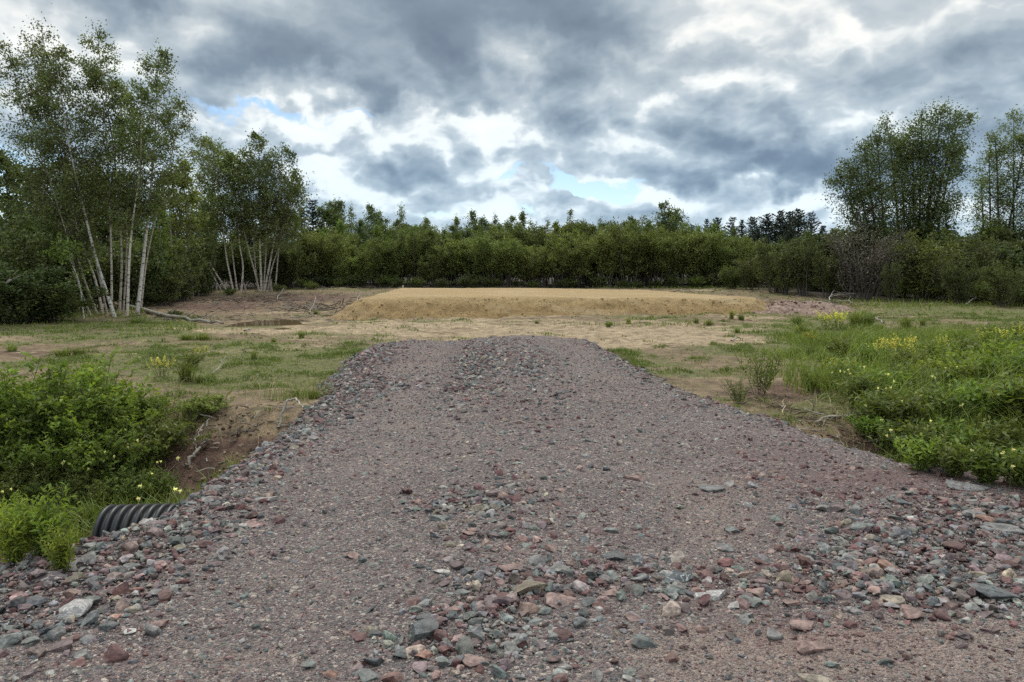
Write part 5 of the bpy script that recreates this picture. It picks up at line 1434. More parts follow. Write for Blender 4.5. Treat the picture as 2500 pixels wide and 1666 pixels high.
RIGHT = [
    ("grey_twiggy", 2115, 548, 37, 4.3, 1.3, "grey nearly leafless twiggy shrub below the big trees", None), ("olive", 2275, 572, 36, 3.4, 1.15, "rounded green shrub below the tallest right tree", "alder_leaf"),
    ("brown", 1965, 580, 40, 3.6, 1.2, "brownish upright twiggy shrub left of the grey one", None), ("olive", 1900, 590, 43, 3.4, 1.1, "olive shrub left of the brownish twiggy one", None), ("olive", 2030, 620, 39, 3.4, 1.0, "olive shrub between the brownish and grey twiggy shrubs", None),
    ("olive", 2400, 600, 37, 3.4, 1.2, "olive shrub right of the rounded green one", None), ("olive", 2480, 590, 35, 3.4, 1.2, "olive shrub at the right photo edge", None), ("bush0", 2350, 560, 44, 3.0, 1.3, "dark shrub behind the olive right shrubs", None),
    ("bush1", 2440, 560, 44, 3.0, 1.3, "dark shrub below the right-edge birch", None), ("bush2", 2210, 560, 43, 3.0, 1.3, "dark shrub below the middle big tree", None), ("bush3", 2060, 560, 44, 3.0, 1.3, "dark shrub below the stepped crown", None), ("bush0", 2140, 560, 45, 3.0, 1.3, "dark shrub right behind the grey twiggy one", None),
    ("brown", 2180, 640, 35, 3.6, .8, "low brown twiggy shrub before the rounded green one", None), ("olive", 1840, 620, 46, 3.4, 1.1, "olive shrub at the right end of the thicket", None), ("bush1", 1790, 650, 47, 3.0, 1, "low green shrub behind the soil heap", "alder_leaf"),
    ("olive", 2345, 640, 33, 3.4, .85, "low olive shrub above the dark weeds at right", None), ("olive", 2460, 640, 31, 3.4, .85, "low olive shrub at right above the arched dead branch", None), ("bush2", 2540, 600, 33, 3.0, 1.2, "shrub just past the right photo edge", None),
    ("brown", 1920, 610, 41, 3.6, .9, "brown twiggy shrub between two olive ones", None), ("bush3", 2000, 600, 46, 3.0, 1.2, "dark shrub at the conifers' foot", None),
]
for (k, px, py, Y, mh, wd, lab, lm) in RIGHT:
    p = at_y(px, py, Y); z0 = gz(p.x, Y)
    s = (p.z - z0) / mh
    o = plant(k, p.x, Y, s, lab, "shrub", "shrubs on the right", leafmat=lm, r=rq)
    o.scale = (s * wd, s * wd, s)
    LABELLED[-1] = (o, lab, (px, py))

# ================================================================ low plants
def herb_build(seed, h, stems, leaf, per, fan=.35, leafw=.36, whorl=True, flowers=None, t0=.15):
    def build(w_, l_):
        r = np.random.default_rng(seed)
        for s in range(stems):
            a = r.uniform(0, 6.28); out = np.array([math.cos(a), math.sin(a), 0]) * h * fan * r.uniform(.1, 1)
            hh = h * r.uniform(.6, 1.05)
            o = out * .25
            P = np.array([o, o + out * .35 + [0, 0, hh * .5], o + out + [0, 0, hh]])
            S = spline(P, 8)
            w_.tube(S, np.linspace(.0055, .0025, 8) * (h / .8), 4)
            n = int(per * hh / h)
            u = t0 + (1 - t0) * (np.arange(n) + r.random(n)) / n
            C = np.stack([np.interp(u, np.linspace(0, 1, 8), S[:, k]) for k in range(3)], 1)
            an = np.arange(n) * 2.4 + r.random(n)
            L = leaf * (0.6 + .8 * np.sin(np.clip(u, .1, 1) * 2.6))
            D = np.stack([np.cos(an), np.sin(an), np.full(n, .35) + .5 * u], 1)
            D = unit(D)
            V, T, c = leaf_cards(r, C + D * L[:, None] * .6, L, D, leafw, .25, .8, leaf_tint(r, n, .22, .15))
            l_.add(V, T, None, c)
    return build
def rose_build(seed, h, spread, stems, per, leaf):
    """leafy bush: arching canes set with sprays of small leaves all over its outside"""
    def build(w_, l_):
        r = np.random.default_rng(seed)
        for s in range(stems):
            a = r.uniform(0, 6.28); out = np.array([math.cos(a), math.sin(a), 0]) * spread * math.sqrt(r.random())
            hh = h * (1 - .45 * (np.linalg.norm(out) / spread) ** 2) * (r.uniform(.72, 1.0) if r.random() > .14 else r.uniform(1.05, 1.30))
            P = np.array([out * .3, out * .6 + [0, 0, hh * .6], out + [0, 0, hh]])
            S = spline(P, 8); w_.tube(S, np.linspace(.008, .003, 8), 4)
            for q in range(7):
                u = .25 + .75 * (q + r.random()) / 7
                C = np.array([np.interp(u, np.linspace(0, 1, 8), S[:, k]) for k in range(3)])
                an = r.uniform(0, 6.28); d = unit(np.array([math.cos(an), math.sin(an), r.uniform(.2, 1.9)]))
                L = r.uniform(.10, .24)
                w_.tube([C, C + d * L], [.003, .0015], 3)
                n = per; w = (np.arange(n) + 1.0) / n
                sd = np.cross(d, [0, 0, 1]); sd = sd / (np.linalg.norm(sd) + 1e-6)
                side = np.where(np.arange(n) % 2 == 0, 1, -1)[:, None] * sd[None]
                D = unit(side * .8 + d[None] * .7 + np.array([0, 0, .2]) + r.normal(size=(n, 3)) * .5)
                pts = C + d * (L * w)[:, None] + D * leaf * .5
                ct = 1 + .15 * r.normal()
                V, T, c = leaf_cards(r, pts, leaf, D, .52, .25, .3, leaf_tint(r, n, .18, .18) * ct)
                l_.add(V, T, None, c)
    return build
for k in range(4):
    proto(f"rose{k}", "leafy_bush", rose_build(600 + k, 1.0, .65, 38, 9, .064), "green_stem", "rose_leaf", SP)
for k in range(3):
    proto(f"spire{k}", "meadowsweet_plant", herb_build(620 + k, .85, 24, .085, 34, .45, .34), "green_stem", "fresh_leaf", SP)
for k in range(5):
    proto(f"herb{k}", "leafy_weed", herb_build(630 + k, .7, 26, .085, 24, .5, .42), "green_stem", "weed_leaf", SP)
for k in range(2):
    proto(f"willow{k}", "willow_sapling", herb_build(640 + k, .8, 16, .075, 34, .55, .22), "dark_bark", "weed_leaf", SP)
proto("bramble", "bramble_bush", rose_build(650, .45, .6, 40, 9, .06), "green_stem", "weed_leaf", SP)
# rush tuft and grass tuft
def tuft_build(seed, n, h, w, lean):
    def build(w_, l_):
        r = np.random.default_rng(seed)
        a = r.uniform(0, 6.28, n); q = np.sqrt(r.random(n)) * h * .26
        P = np.stack([np.cos(a) * q, np.sin(a) * q, np.zeros(n)], 1)
        V, T, Qd, c = blades(r, P, h, w, lean, leaf_tint(r, n, .22, .2)); l_.add(V, T, Qd, c)
    return build
def tuft_proto(key, name, build, leaf):
    w_, l_ = Bag(), Bag(); build(w_, l_)
    me = l_.mesh(name); me.materials.append(M[leaf]); PROTO[key] = (name, me)
for k in range(4):
    tuft_proto(f"tuft{k}", "grass_tuft", tuft_build(660 + k, 130, .42, .012, .75), "weed_leaf")
def tuft(key, px, py, hpx, label, cat="grass tuft", group="grass tufts on the cleared ground", wide=1.0):
    nm, me = PROTO[key]
    p = gnd(px, py)
    o = bpy.data.objects.new(nm, me); COL.objects.link(o)
    s = hpx * p.y / FPX / .42
    o.location = (p.x, p.y, p.z - .02); o.scale = (s * wide, s * wide, s); o.rotation_euler = (0, 0, random.uniform(0, 6.28))
    tag(o, label, cat, group)
    return o
# yellow-flowered plant: stems, foliage, flowers
def yellow_build(seed, h, stems):
    def build(w_, l_, f_):
        r = np.random.default_rng(seed)
        for s in range(stems):
            a = r.uniform(0, 6.28); out = np.array([math.cos(a), math.sin(a), 0]) * h * .75 * r.uniform(.1, 1)
            hh = h * r.uniform(.65, 1.05)
            S = spline(np.array([out * .35, out * .6 + [0, 0, hh * .5], out + [0, 0, hh]]), 7)
            w_.tube(S, np.linspace(.005, .002, 7), 4)
            n = 12; u = r.uniform(.05, .75, n)
            C = np.stack([np.interp(u, np.linspace(0, 1, 7), S[:, k]) for k in range(3)], 1)
            D = unit(np.stack([r.normal(size=n), r.normal(size=n), np.full(n, .5)], 1))
            V, T, c = leaf_cards(r, C + D * .035, .075, D, .35, .2, .6, leaf_tint(r, n, .2, .15)); l_.add(V, T, None, c)
            n = 20; u = r.uniform(.62, 1.04, n)
            C = S[-1] * u[:, None] + S[3] * 0 + out * (1 - u)[:, None] * .0
            C = np.stack([np.interp(np.minimum(u, 1), np.linspace(0, 1, 7), S[:, k]) for k in range(3)], 1) + r.normal(size=(n, 3)) * .016
            V, T, c = leaf_cards(r, C, .044, None, .9, .2, 1, leaf_tint(r, n, .15, .1)); f_.add(V, T, None, c)
    return build
YP = []
for k in range(3):
    w_, l_, f_ = Bag(), Bag(), Bag(); yellow_build(680 + k, .7, 16)(w_, l_, f_)
    ms = (w_.mesh("stems"), l_.mesh("foliage"), f_.mesh("blossom"))
    for a_, b_ in zip(ms, ("green_stem", "weed_leaf", "yellow_petal")): a_.materials.append(M[b_])
    YP.append(ms)
def yellow(px, py, hpx, label):
    p = gnd(px, py); s = hpx * p.y / FPX / .7
    root = empty("yellow_flower_plant", (p.x, p.y, p.z - .02), random.uniform(0, 6.28)); root.scale = (s, s, s)
    for nm, me in zip(("stems", "foliage", "blossom"), YP[random.randrange(3)]):
        c = bpy.data.objects.new(nm, me); COL.objects.link(c); c.parent = root
    tag(root, label, "flowering plant", "yellow-flowered plants")
def put(key, px, py, hpx, mh, label, cat, group, wide=1.0, zoff=0.0, leafmat=None):
    """a plant whose foot is seen (or would be) at pixel px, py and that reaches hpx pixels up"""
    p = gnd(px, py); s = hpx * p.y / FPX / mh
    o = plant(key, p.x, p.y, s, label, cat, group, z=p.z + zoff, leafmat=leafmat)
    o.scale = (s * wide, s * wide, s)
    return o
GB = "bright leafy bushes in the left ditch"
for row in [("rose0", 40, 1110, 215, 1.25, "big leafy bush at the left photo edge above the ditch"), ("rose1", 135, 1095, 215, 1.25, "tallest leafy bush of the left ditch"), ("rose2", 235, 1100, 205, 1.2, "leafy bush right of the tallest in left ditch"),
            ("rose3", 298, 1100, 160, 1.0, "leafy bush at the right end of left ditch bushes"), ("rose1", 80, 1180, 170, 1.2, "leafy bush low at left, above the pale green plant"), ("rose2", 190, 1185, 170, 1.2, "leafy bush in the middle of the left ditch"),
            ("rose0", 290, 1190, 150, 1.2, "leafy bush above the culvert pipe's open end"), ("rose3", -30, 1180, 200, 1.25, "leafy bush cut by the left photo edge"), ("rose3", 210, 985, 110, 1.2, "small leafy bush behind the tallest one, with reddish tips"),
            ("rose0", 110, 985, 60, 1.2, "low leafy bush behind at the left field's edge")]:
    put(row[0], row[1], row[2], row[3], 1.0, row[5], "bush", GB, row[4])
for row in [("rose1", 30, 1245, 120, 1.2, "leafy bush low at the left edge behind pale green plants"), ("rose2", 120, 1240, 115, 1.2, "low leafy bush behind the tall pale green plant"), ("rose3", 210, 1250, 105, 1.2, "low leafy bush left of the culvert pipe"),
            ("rose0", 300, 1232, 95, 1.2, "low leafy bush directly behind the culvert pipe"), ("rose1", 385, 1215, 80, 1.1, "low leafy bush behind the culvert's right part"), ("rose2", 330, 1150, 110, 1.1, "leafy bush left of the thick grey stick"), ("rose3", 368, 1140, 75, .85, "small leafy bush touching the brown bank")]:
    put(row[0], row[1], row[2], row[3], 1.0, row[5], "bush", GB, row[4], leafmat="weed_leaf")
GL = "pale green leafy plants below the left bushes"
for row in [("spire0", 118, 1365, 175, "tall pale green plant on the ditch side beside the culvert"), ("spire1", 40, 1380, 150, "pale green plant at the left edge beside the stony rim"), ("spire2", 20, 1330, 120, "pale green plant cut by the left edge, higher up"), ("spire1", 150, 1400, 120, "pale green plant nearest the stony rim")]:
    put(row[0], row[1], row[2], row[3], .85, row[4], "plant", GL, 1.0)
GW = "green weeds round the ditch"
HERB = [("bramble", 400, 1105, 75, .45, "bramble mat on the top of the brown bank"), ("bramble", 350, 1030, 60, .45, "bramble patch right of the leafy bushes"),
        ("bramble", 500, 1010, 45, .45, "low bramble on the bank top left of the stones"),
        ("herb0", 330, 1240, 60, .7, "leafy weed behind the culvert pipe"), ("herb1", 250, 1255, 70, .7, "leafy weed left of the culvert pipe's end"), ("herb2", 400, 1215, 45, .7, "leafy weed above the culvert's right part"), ("herb3", 200, 1290, 60, .7, "leafy weed beside the tall pale green plant"),
        ("herb4", 190, 1335, 40, .7, "little weed at the culvert's open end"), ("herb0", 470, 900, 45, .7, "weedy clump behind the low dark clumps in left field")]
for k, px, py, hp, mh, lab in HERB:
    put(k, px, py, hp, mh, lab, "weed", GW, 1.25)
GRT = "tall weeds massed right of the drive"
rw = random.Random(5)
words = ["broad-leaved", "dark green", "fresh green", "bushy", "leaning", "narrow-leaved"]
spots = [(2050, 880, 60, "behind the yellow flowers"), (2120, 905, 70, "below the main yellow flowers"), (2200, 920, 75, "below the main yellow flowers"), (2280, 900, 70, "right of the main yellow flowers"), (2360, 890, 70, "right of the main yellow flowers"),
         (2440, 880, 75, "at the right photo edge, top"), (2490, 900, 80, "at the right photo edge, top"), (2070, 950, 80, "at the weeds' left edge"), (2090, 1000, 90, "above the brown bank"), (2150, 985, 90, "in the middle of the weed mass"),
         (2230, 980, 95, "in the middle of the weed mass"), (2310, 965, 95, "in the middle of the weed mass"), (2390, 960, 100, "near the right photo edge, middle"), (2465, 965, 105, "near the right photo edge, middle"), (2140, 1050, 100, "beside the brown bank's foot"),
         (2210, 1050, 105, "above the gravel's right rim"), (2290, 1045, 110, "above the gravel's right rim"), (2370, 1040, 115, "low at the right, above the rim"), (2450, 1040, 120, "low at the right, above the rim"), (2510, 1050, 130, "cut by the right photo edge"),
         (2220, 1110, 100, "nearest the gravel rim at right"), (2300, 1125, 105, "nearest the gravel rim at right"), (2390, 1135, 110, "nearest the gravel rim at right"), (2470, 1145, 120, "nearest the gravel rim at right"),
         (2020, 900, 45, "left of the yellow flowers"), (2330, 850, 50, "behind the right yellow flowers"), (2420, 850, 60, "behind the right yellow flowers"), (2490, 845, 60, "behind the right yellow flowers")]
for i, (px, py, hp, sp) in enumerate(spots):
    put(f"herb{i % 5}", px, py, hp, .7, f"{words[(i * 5 + i // 3) % 6]} tall weed {sp}", "weed", GRT, 1.35, leafmat="rose_leaf" if i % 4 == 1 else None)
for i, (px, py) in enumerate([(2600, 1050), (2700, 1000), (2650, 930), (2800, 1050), (2780, 930), (2600, 880)]):
    put(f"herb{i % 5}", px, py, 105, .7, "tall weed just outside the right photo edge", "weed", GRT, 1.35)
put("bramble", 2350, 960, 75, .45, "bright green bramble bush near the right edge", "bush", None, 1.5, leafmat="fresh_leaf")
put("bramble", 2440, 925, 75, .45, "yellowish-green bramble bush at the right edge", "bush", None, 1.5, leafmat="fresh_leaf")
put("spire2", 2285, 1140, 100, .85, "pale yellowish plant at the gravel's right rim", "plant", None, 1.0, leafmat="olive_leaf")
put("willow0", 1855, 965, 105, .8, "bushy willow sapling right of the drive with dark stems", "sapling", None, 1.0)
put("willow1", 1805, 985, 70, .8, "small thin willow sapling at the drive's right rim", "sapling", None, 1.0)
put("willow1", 1985, 955, 65, .8, "low grey-green sapling between willow and weeds", "sapling", None, 1.2)
put("willow0", 2050, 960, 60, .8, "low sapling at the weed mass's left side", "sapling", None, 1.0)
for px, py, hp, lab in [(2020, 806, 45, "brightest yellow flower clump beside the rushes, left part"), (2045, 806, 48, "brightest yellow flower clump beside the rushes, right part"),
        (2165, 885, 62, "main yellow flower plant, left of three in the weeds"), (2200, 885, 70, "main yellow flower plant, middle of three in the weeds"), (2140, 890, 55, "yellow flower plant left of the main three"), (2230, 895, 58, "yellow flower plant, right of the main three"),
        (2030, 920, 48, "yellow flower plant at the weeds' left edge"), (2055, 918, 46, "smaller yellow flower plant beside the left-edge one"), (2300, 870, 50, "yellow flower plant between main group and right edge"), (2340, 875, 45, "small yellow flower plant near the right"),
        (2410, 860, 58, "yellow flower plant near the right edge, behind bramble"), (2440, 855, 55, "second yellow flower plant behind the right-edge bramble"), (2495, 850, 60, "yellow flower plant cut by the right edge"), (1975, 845, 35, "small yellow flower plant left of the bright green grass"),
        (395, 920, 52, "yellow flower plant alone in the left field"), (490, 880, 40, "pale yellow-topped plant behind the dark clump in left field"), (2180, 910, 50, "low yellow flower plant beneath the main ones"), (2215, 915, 48, "low yellow flower plant at the main group's foot")]:
    yellow(px, py, hp, lab)
for k, px, py, hp, wd, lab in [("tuft0", 455, 930, 60, .9, "upright dark tuft in the left field beside the yellow plant"), ("tuft1", 490, 935, 28, 1.6, "low wide dark tuft right of the upright one"), ("tuft2", 515, 932, 28, 1.5, "low dark tuft, right end of the dark pair"),
        ("tuft3", 455, 832, 20, 2.2, "low green clump in the left field's middle"), ("tuft0", 495, 832, 22, 2.2, "low green clump right of the middle one"), ("tuft1", 155, 872, 26, 2.2, "green clump above the left ditch bushes"), ("tuft2", 195, 868, 22, 2.2, "green clump right of the one above the bushes"),
        ("tuft3", 620, 880, 26, 1.0, "thin grass tuft in the left field toward the drive"), ("tuft0", 668, 836, 16, 1.2, "small dark tuft in front of the puddle"), ("tuft1", 735, 826, 22, 1.2, "grass tuft left of the drive's far end"), ("tuft2", 765, 975, 34, 1.2, "grass tuft beside the drive's left rim"),
        ("tuft3", 720, 965, 26, 1.2, "grass tuft left of the rim tuft"), ("tuft0", 1490, 795, 14, 1.4, "tiny tuft left of the green strip before the pad"), ("tuft1", 1485, 800, 16, 1.2, "small tuft in the green strip before the pad"), ("tuft2", 1535, 792, 18, 1.0, "pointed tuft in the green strip before the pad"),
        ("tuft3", 1700, 790, 18, 1.2, "tuft at the green strip's right part"), ("tuft0", 1730, 795, 17, 1.6, "wide low tuft at the green strip's right end"), ("tuft1", 1785, 780, 26, .8, "upright tuft below the pad's right end"), ("tuft2", 1810, 782, 20, 1.2, "short tuft right of the upright one below pad"),
        ("tuft3", 1800, 815, 20, 1.0, "lone tuft on the sand right of the drive"), ("tuft0", 1955, 820, 36, 1.3, "dark rush clump left of the bright yellow flowers"), ("tuft1", 1945, 795, 28, 1.2, "rush clump behind the dark one"), ("tuft2", 2090, 795, 46, 1.2, "tall rush clump right of the bright yellow flowers"), ("tuft3", 2120, 797, 44, 1.0, "second tall rush clump right of the yellow flowers"),
        ("tuft0", 2212, 803, 36, 1.0, "dark rush tuft alone in the right field"), ("tuft1", 2252, 796, 24, .8, "small rush tuft right of the lone dark one"), ("tuft2", 1940, 872, 34, 1.4, "bright grass clump left of the bright green grass"), ("tuft3", 1975, 870, 32, 1.4, "bright grass clump beside the small yellow plant"),
        ("tuft0", 1310, 792, 10, 1.6, "tiny tuft on the sand before the pad's middle"), ("tuft1", 770, 768, 14, 1.4, "low tuft at the debris left of pad"), ("tuft2", 30, 860, 24, 1.6, "grass tuft at the left photo edge"), ("tuft3", 330, 790, 18, 2.0, "grass clump below the near birches")]:
    tuft(k, px, py, hp, lab, wide=wd)
for i, (px, py, hp, lab) in enumerate([(2180, 1120, 90, "low bush at the right bank's foot"), (2250, 1150, 95, "low bush at the gravel's right rim, beside the pale plant"), (2330, 1165, 100, "low bush at the gravel's right rim, middle"), (2410, 1180, 105, "low bush at the gravel's right rim toward the edge"), (2490, 1190, 115, "low bush at the gravel rim cut by the right edge"), (2120, 1075, 70, "low bush on the right bank beside dead stalks")]):
    put(f"herb{i % 5}", px, py, hp, .7, lab, "bush", "low bushes at the drive's right rim", 1.3, leafmat="rose_leaf" if i % 2 else None)
for i, (px, X, Y, s) in enumerate(FOOT):
    o = plant(f"rose{i % 4}", X, Y, s, "weeds at thicket foot " + row_label(px, False).split("shrub ")[1], "weed clump", "weed clumps along the thicket's foot", leafmat="weed_leaf" if i % 2 else "dark_leaf")
    o.scale = (s * 1.7, s * 1.7, s)
# weeds along the foot of the right shrubs
for i, (px, py, hp) in enumerate([(1985, 712, 34), (2040, 706, 34), (2095, 712, 38), (2150, 722, 40), (2205, 728, 44), (2262, 732, 46), (2320, 736, 48), (2378, 734, 52), (2430, 742, 66), (2485, 748, 72), (2120, 700, 30), (2240, 710, 40), (2350, 715, 45), (2460, 720, 60), (1930, 702, 26), (1880, 700, 24)]):
    lab = ["low weed clump at the foot of the brownish shrub", "low weed clump below the olive shrubs", "low weed clump under the grey twiggy shrub", "weed clump in front of the rounded green shrub", "weed clump left of the arched dead branch", "weed clump before the right olive shrubs",
           "weed clump behind the arched dead branch", "weed clump directly right of the arched branch", "dark leafy clump near the right edge", "dark leafy clump at the right edge", "small weed clump behind others under the grey shrub", "weed clump behind others before the rounded shrub", "weed clump behind others above the arched branch",
           "tall weed clump behind the dark right-edge clump", "small weed clump right of the soil heap", "small weed clump behind the soil heap"][i]
    put(f"rose{i % 4}", px, py, hp, 1.0, lab, "weed clump", "weed clumps at the foot of the right shrubs", 1.7, leafmat="weed_leaf" if i % 3 else "dark_leaf")
for i, (px, py, hp, lab) in enumerate([(30, 775, 60, "low leafy undergrowth clump at the left edge"), (100, 770, 55, "undergrowth clump right of the left-edge one"), (160, 768, 45, "undergrowth clump left of the near birches"), (365, 748, 40, "green undergrowth clump right of near birches"), (400, 742, 30, "small undergrowth clump by the fallen log"),
        (500, 722, 24, "low undergrowth left of far birches"), (560, 722, 20, "low undergrowth at the far birches' foot"), (680, 712, 20, "low undergrowth right of far birches"), (760, 706, 18, "low undergrowth below the thicket's left end"), (430, 775, 20, "green clump over the fallen log")]):
    put(f"rose{i % 4}", px, py, hp, 1.0, lab, "undergrowth", "undergrowth clumps at the foot of the left wood", 1.8, leafmat="dark_leaf" if i % 2 else "weed_leaf")

# ================================================================ grass: nobody could count it
rg = np.random.default_rng(77)
gb = Bag()
def sow(x, y, h, w, lean, dark=1.0, yel=.25):
    n = len(x); z = top_z(x, y)
    V, T, Qd, c = blades(rg, np.stack([x, y, z - .01], 1), h, w, lean, leaf_tint(rg, n, .25, yel) * dark)
    gb.add(V, T, Qd, c)
def field(x0, x1, y0, y1, dens, h, w, power=1.6, yel=.3):
    x, y = sample_xy(rg, x0, x1, y0, y1, dens)
    k = in_view(x, y, 1.0); x, y = x[k], y[k]
    g_ = green_mask(x, y)
    k = (rg.random(len(x)) < g_ ** power) & (((x - PUD.x) / 2.2) ** 2 + ((y - PUD.y) / 2.8) ** 2 > 1) & (poly_sd(POLY, x, y) > .10) & (poly_sd(TOPP, x, y) > 0.7); x, y = x[k], y[k]
    clump = np.clip(.6 + 1.6 * fbm(x, y, 1.4, 3), .35, 1.6)
    sow(x, y, h * clump, w, .5, 1.0, yel)
field(-12, 12, 8.2, 16, 420, .055, .010, 1.5)
field(-22, 22, 16, 28, 120, .075, .018, 1.5)
field(-34, 34, 28, 50, 26, .12, .04, 1.4)
BARE = [(p.x, p.y, q) for p, q in ((gnd(500, 1110), .55), (gnd(560, 1070), .6), (gnd(620, 1040), .6), (gnd(470, 1165), .38), (gnd(540, 1140), .4), (gnd(1930, 985), .7), (gnd(2030, 1035), .7), (gnd(2110, 1080), .5), (gnd(1870, 980), .5))]
def clumpy(x0, x1, y0, y1, dens, h, w, thr):
    x, y = sample_xy(rg, x0, x1, y0, y1, dens)
    k = in_view(x, y, 1.0); x, y = x[k], y[k]
    v = fbm(x, y, 2.2, 3) + .25 * (green_mask(x, y) - .5)
    k = (v > thr) & (poly_sd(POLY, x, y) > .2) & (poly_sd(TOPP, x, y) > 0.8) & (ground_z(x, y) > -.36) & (green_mask(x, y) > .12) & (((x - PUD.x) / 2.2) ** 2 + ((y - PUD.y) / 2.8) ** 2 > 1); x, y, v = x[k], y[k], v[k]
    sow(x, y, h * np.clip(.5 + 5 * (v - thr), .4, 1.5), w, .7, .85, .15)
clumpy(-12, 12, 8.5, 17, 900, .075, .010, .13)
clumpy(-20, 20, 17, 28, 260, .09, .018, .14)
def patch(px, py, rx, ry, n, h, w, lean=.45, dark=1.0, zmax=None):
    c = gnd(px, py); h = h * .8
    qa, qr = rg.uniform(0, 6.283, n), np.sqrt(rg.random(n)) * 1.5
    x = c.x + np.cos(qa) * qr * rx; y = c.y + np.sin(qa) * qr * ry
    k = rg.random(n) < np.clip(.75 + 1.4 * fbm(x, y, 1.6, 3), 0.1, 1); x, y = x[k], y[k]
    k = (poly_sd(POLY, x, y) > 0.22) & (((x - PUD.x) / 2.2) ** 2 + ((y - PUD.y) / 2.8) ** 2 > 1)
    for bx, by, br in BARE:
        k &= np.hypot(x - bx, y - by) > br
    x, y = x[k], y[k]
    sow(x, y, h, w, lean, dark)
# the left ditch, the right ditch and verge, the bright patch in the right field
patch(2250, 930, 1.8, 1.3, 1500, .72, .009, .5, 1.1); patch(2380, 1000, 1.2, .9, 1300, .72, .009, .55, 1.1); patch(2420, 870, 2.2, 1.6, 1500, .7, .010, .5, 1.15); patch(2750, 1040, 1.6, 1.2, 2600, .40, .011); patch(2950, 980, 2.2, 1.8, 3000, .4, .012); patch(2800, 900, 3, 2.5, 3000, .3, .014); patch(2400, 1175, 1.0, .25, 1500, .42, .011, .9); patch(2250, 1130, .7, .25, 1100, .38, .010, .9); patch(150, 1290, .8, .5, 2600, .36, .010); patch(330, 1210, .8, .5, 2600, .34, .010); patch(80, 1180, 1.0, .6, 2200, .34, .010); patch(300, 1130, .8, .6, 1800, .28, .010)
patch(2400, 1150, 1.0, .40, 3200, .36, .010); patch(2250, 1090, .8, .5, 2600, .36, .010); patch(2450, 1050, .9, .7, 2600, .42, .010); patch(2300, 980, 1.3, .9, 3200, .40, .012); patch(2150, 950, .9, .8, 1600, .34, .012)
patch(2450, 930, 1.6, 1.2, 2200, .4, .012); patch(2200, 850, 1.6, 1.3, 5200, .34, .012, .3); patch(2120, 835, 1.6, 1.0, 2600, .26, .013, .3); patch(2350, 820, 2.0, 1.4, 2400, .22, .014); patch(1960, 875, .8, .7, 900, .22, .012)
patch(620, 945, 1.0, .35, 700, .08, .008); patch(740, 970, .35, .3, 500, .16, .008); patch(330, 800, 3.0, 1.0, 1500, .16, .02); patch(60, 770, 3, 2, 1200, .3, .025)
patch(2300, 745, 5, 1.8, 1800, .28, .03); patch(1300, 798, 3, .5, 160, .12, .014); patch(1560, 796, 1.8, .35, 420, .14, .014); patch(1700, 703, 5, 1.2, 900, .22, .05)
grass = obj("grass", gb.mesh("grass"), M["grass"])
tag(grass, "short and tall green grass growing on the field and ditch sides", kind="stuff")
# dry straw stalks and the little pale flowers: a scatter over the weeds
gb2 = Bag()
for px, py, rx, ry, n in [(680, 965, .5, .3, 60), (700, 975, .4, .2, 40), (2100, 1070, .4, .4, 120), (2160, 1110, .4, .3, 90), (620, 945, .8, .3, 40), (2050, 1010, .4, .4, 60), (480, 1190, .3, .3, 30), (1870, 985, .3, .3, 50)]:
    c = gnd(px, py)
    x = c.x + rg.normal(size=n) * rx; y = c.y + rg.normal(size=n) * ry
    k = poly_sd(POLY, x, y) > .15; x, y = x[k], y[k]
    V, T, Qd, cc = blades(rg, np.stack([x, y, top_z(x, y)], 1), .2, .006, .9, np.ones((len(x), 3)) * rg.uniform(.5, 1.1, (len(x), 1))); gb2.add(V, T, Qd, cc)
straw = obj("dry_grass", gb2.mesh("dry_grass"), M["straw"])
tag(straw, "dry straw-coloured grass stalks on the banks beside the drive", kind="stuff")
# little pale yellow hawkweed flowers, each a thing: stem, leaf rosette and head
def hawk_mesh(seed):
    r = np.random.default_rng(seed); s_, f_ = Bag(), Bag()
    s_.tube([(0, 0, 0), (.02 * r.normal(), .02 * r.normal(), .5), (.05 * r.normal(), .05 * r.normal(), 1.0)], [.006, .005, .004], 4)
    tip = s_.V[0][-4:].mean(0)
    n = 12; a = np.arange(n) * 6.283 / n
    D = np.stack([np.cos(a), np.sin(a), np.full(n, .25)], 1)
    V, T, c = leaf_cards(r, tip + D * .05, .10, D, .6, .1, 3, leaf_tint(r, n, .08, .1)); f_.add(V, T, None, c)
    V, T, c = leaf_cards(r, tip + D * .03 + [0, 0, .015], .06, D, .6, .1, 3, leaf_tint(r, n, .08, .1)); f_.add(V, T, None, c)
    return s_.mesh("stem"), f_.mesh("petals")
HM = [hawk_mesh(700 + k) for k in range(3)]
for a_, b_ in HM:
    a_.materials.append(M["green_stem"]); b_.materials.append(M["pale_petal"])
FL = [(153, 1021, "on"), (187, 1021, "on")]
LPOS = [(242, 1007), (255, 1008), (187, 1021), (338, 1078), (328, 1090), (311, 1094), (221, 1093), (259, 1106), (278, 1117), (433, 1122), (386, 1131), (397, 1128), (227, 1126), (182, 1115), (159, 1128), (153, 1133), (81, 1134), (85, 1138), (40, 1144), (58, 1122), (33, 1101), (32, 1082), (9, 1110), (369, 1158), (343, 1190), (446, 1201), (437, 1196), (214, 1147), (47, 1140), (342, 1218), (6, 1202), (25, 1197)]
RPOS = [(2031, 912), (2053, 908), (2060, 910), (2077, 915), (2106, 898), (2163, 916), (2167, 916), (2184, 933), (2146, 950), (2162, 950), (2170, 948), (2274, 921), (2280, 924), (2310, 901), (2339, 898), (2234, 961), (2245, 968), (2473, 952), (2348, 990), (2342, 992), (2170, 1052), (2150, 1027), (2168, 1066), (2277, 1030), (2442, 1108), (2448, 1106), (2375, 1101), (2470, 1099), (2467, 1140), (2202, 982), (2070, 905), (2315, 942)]
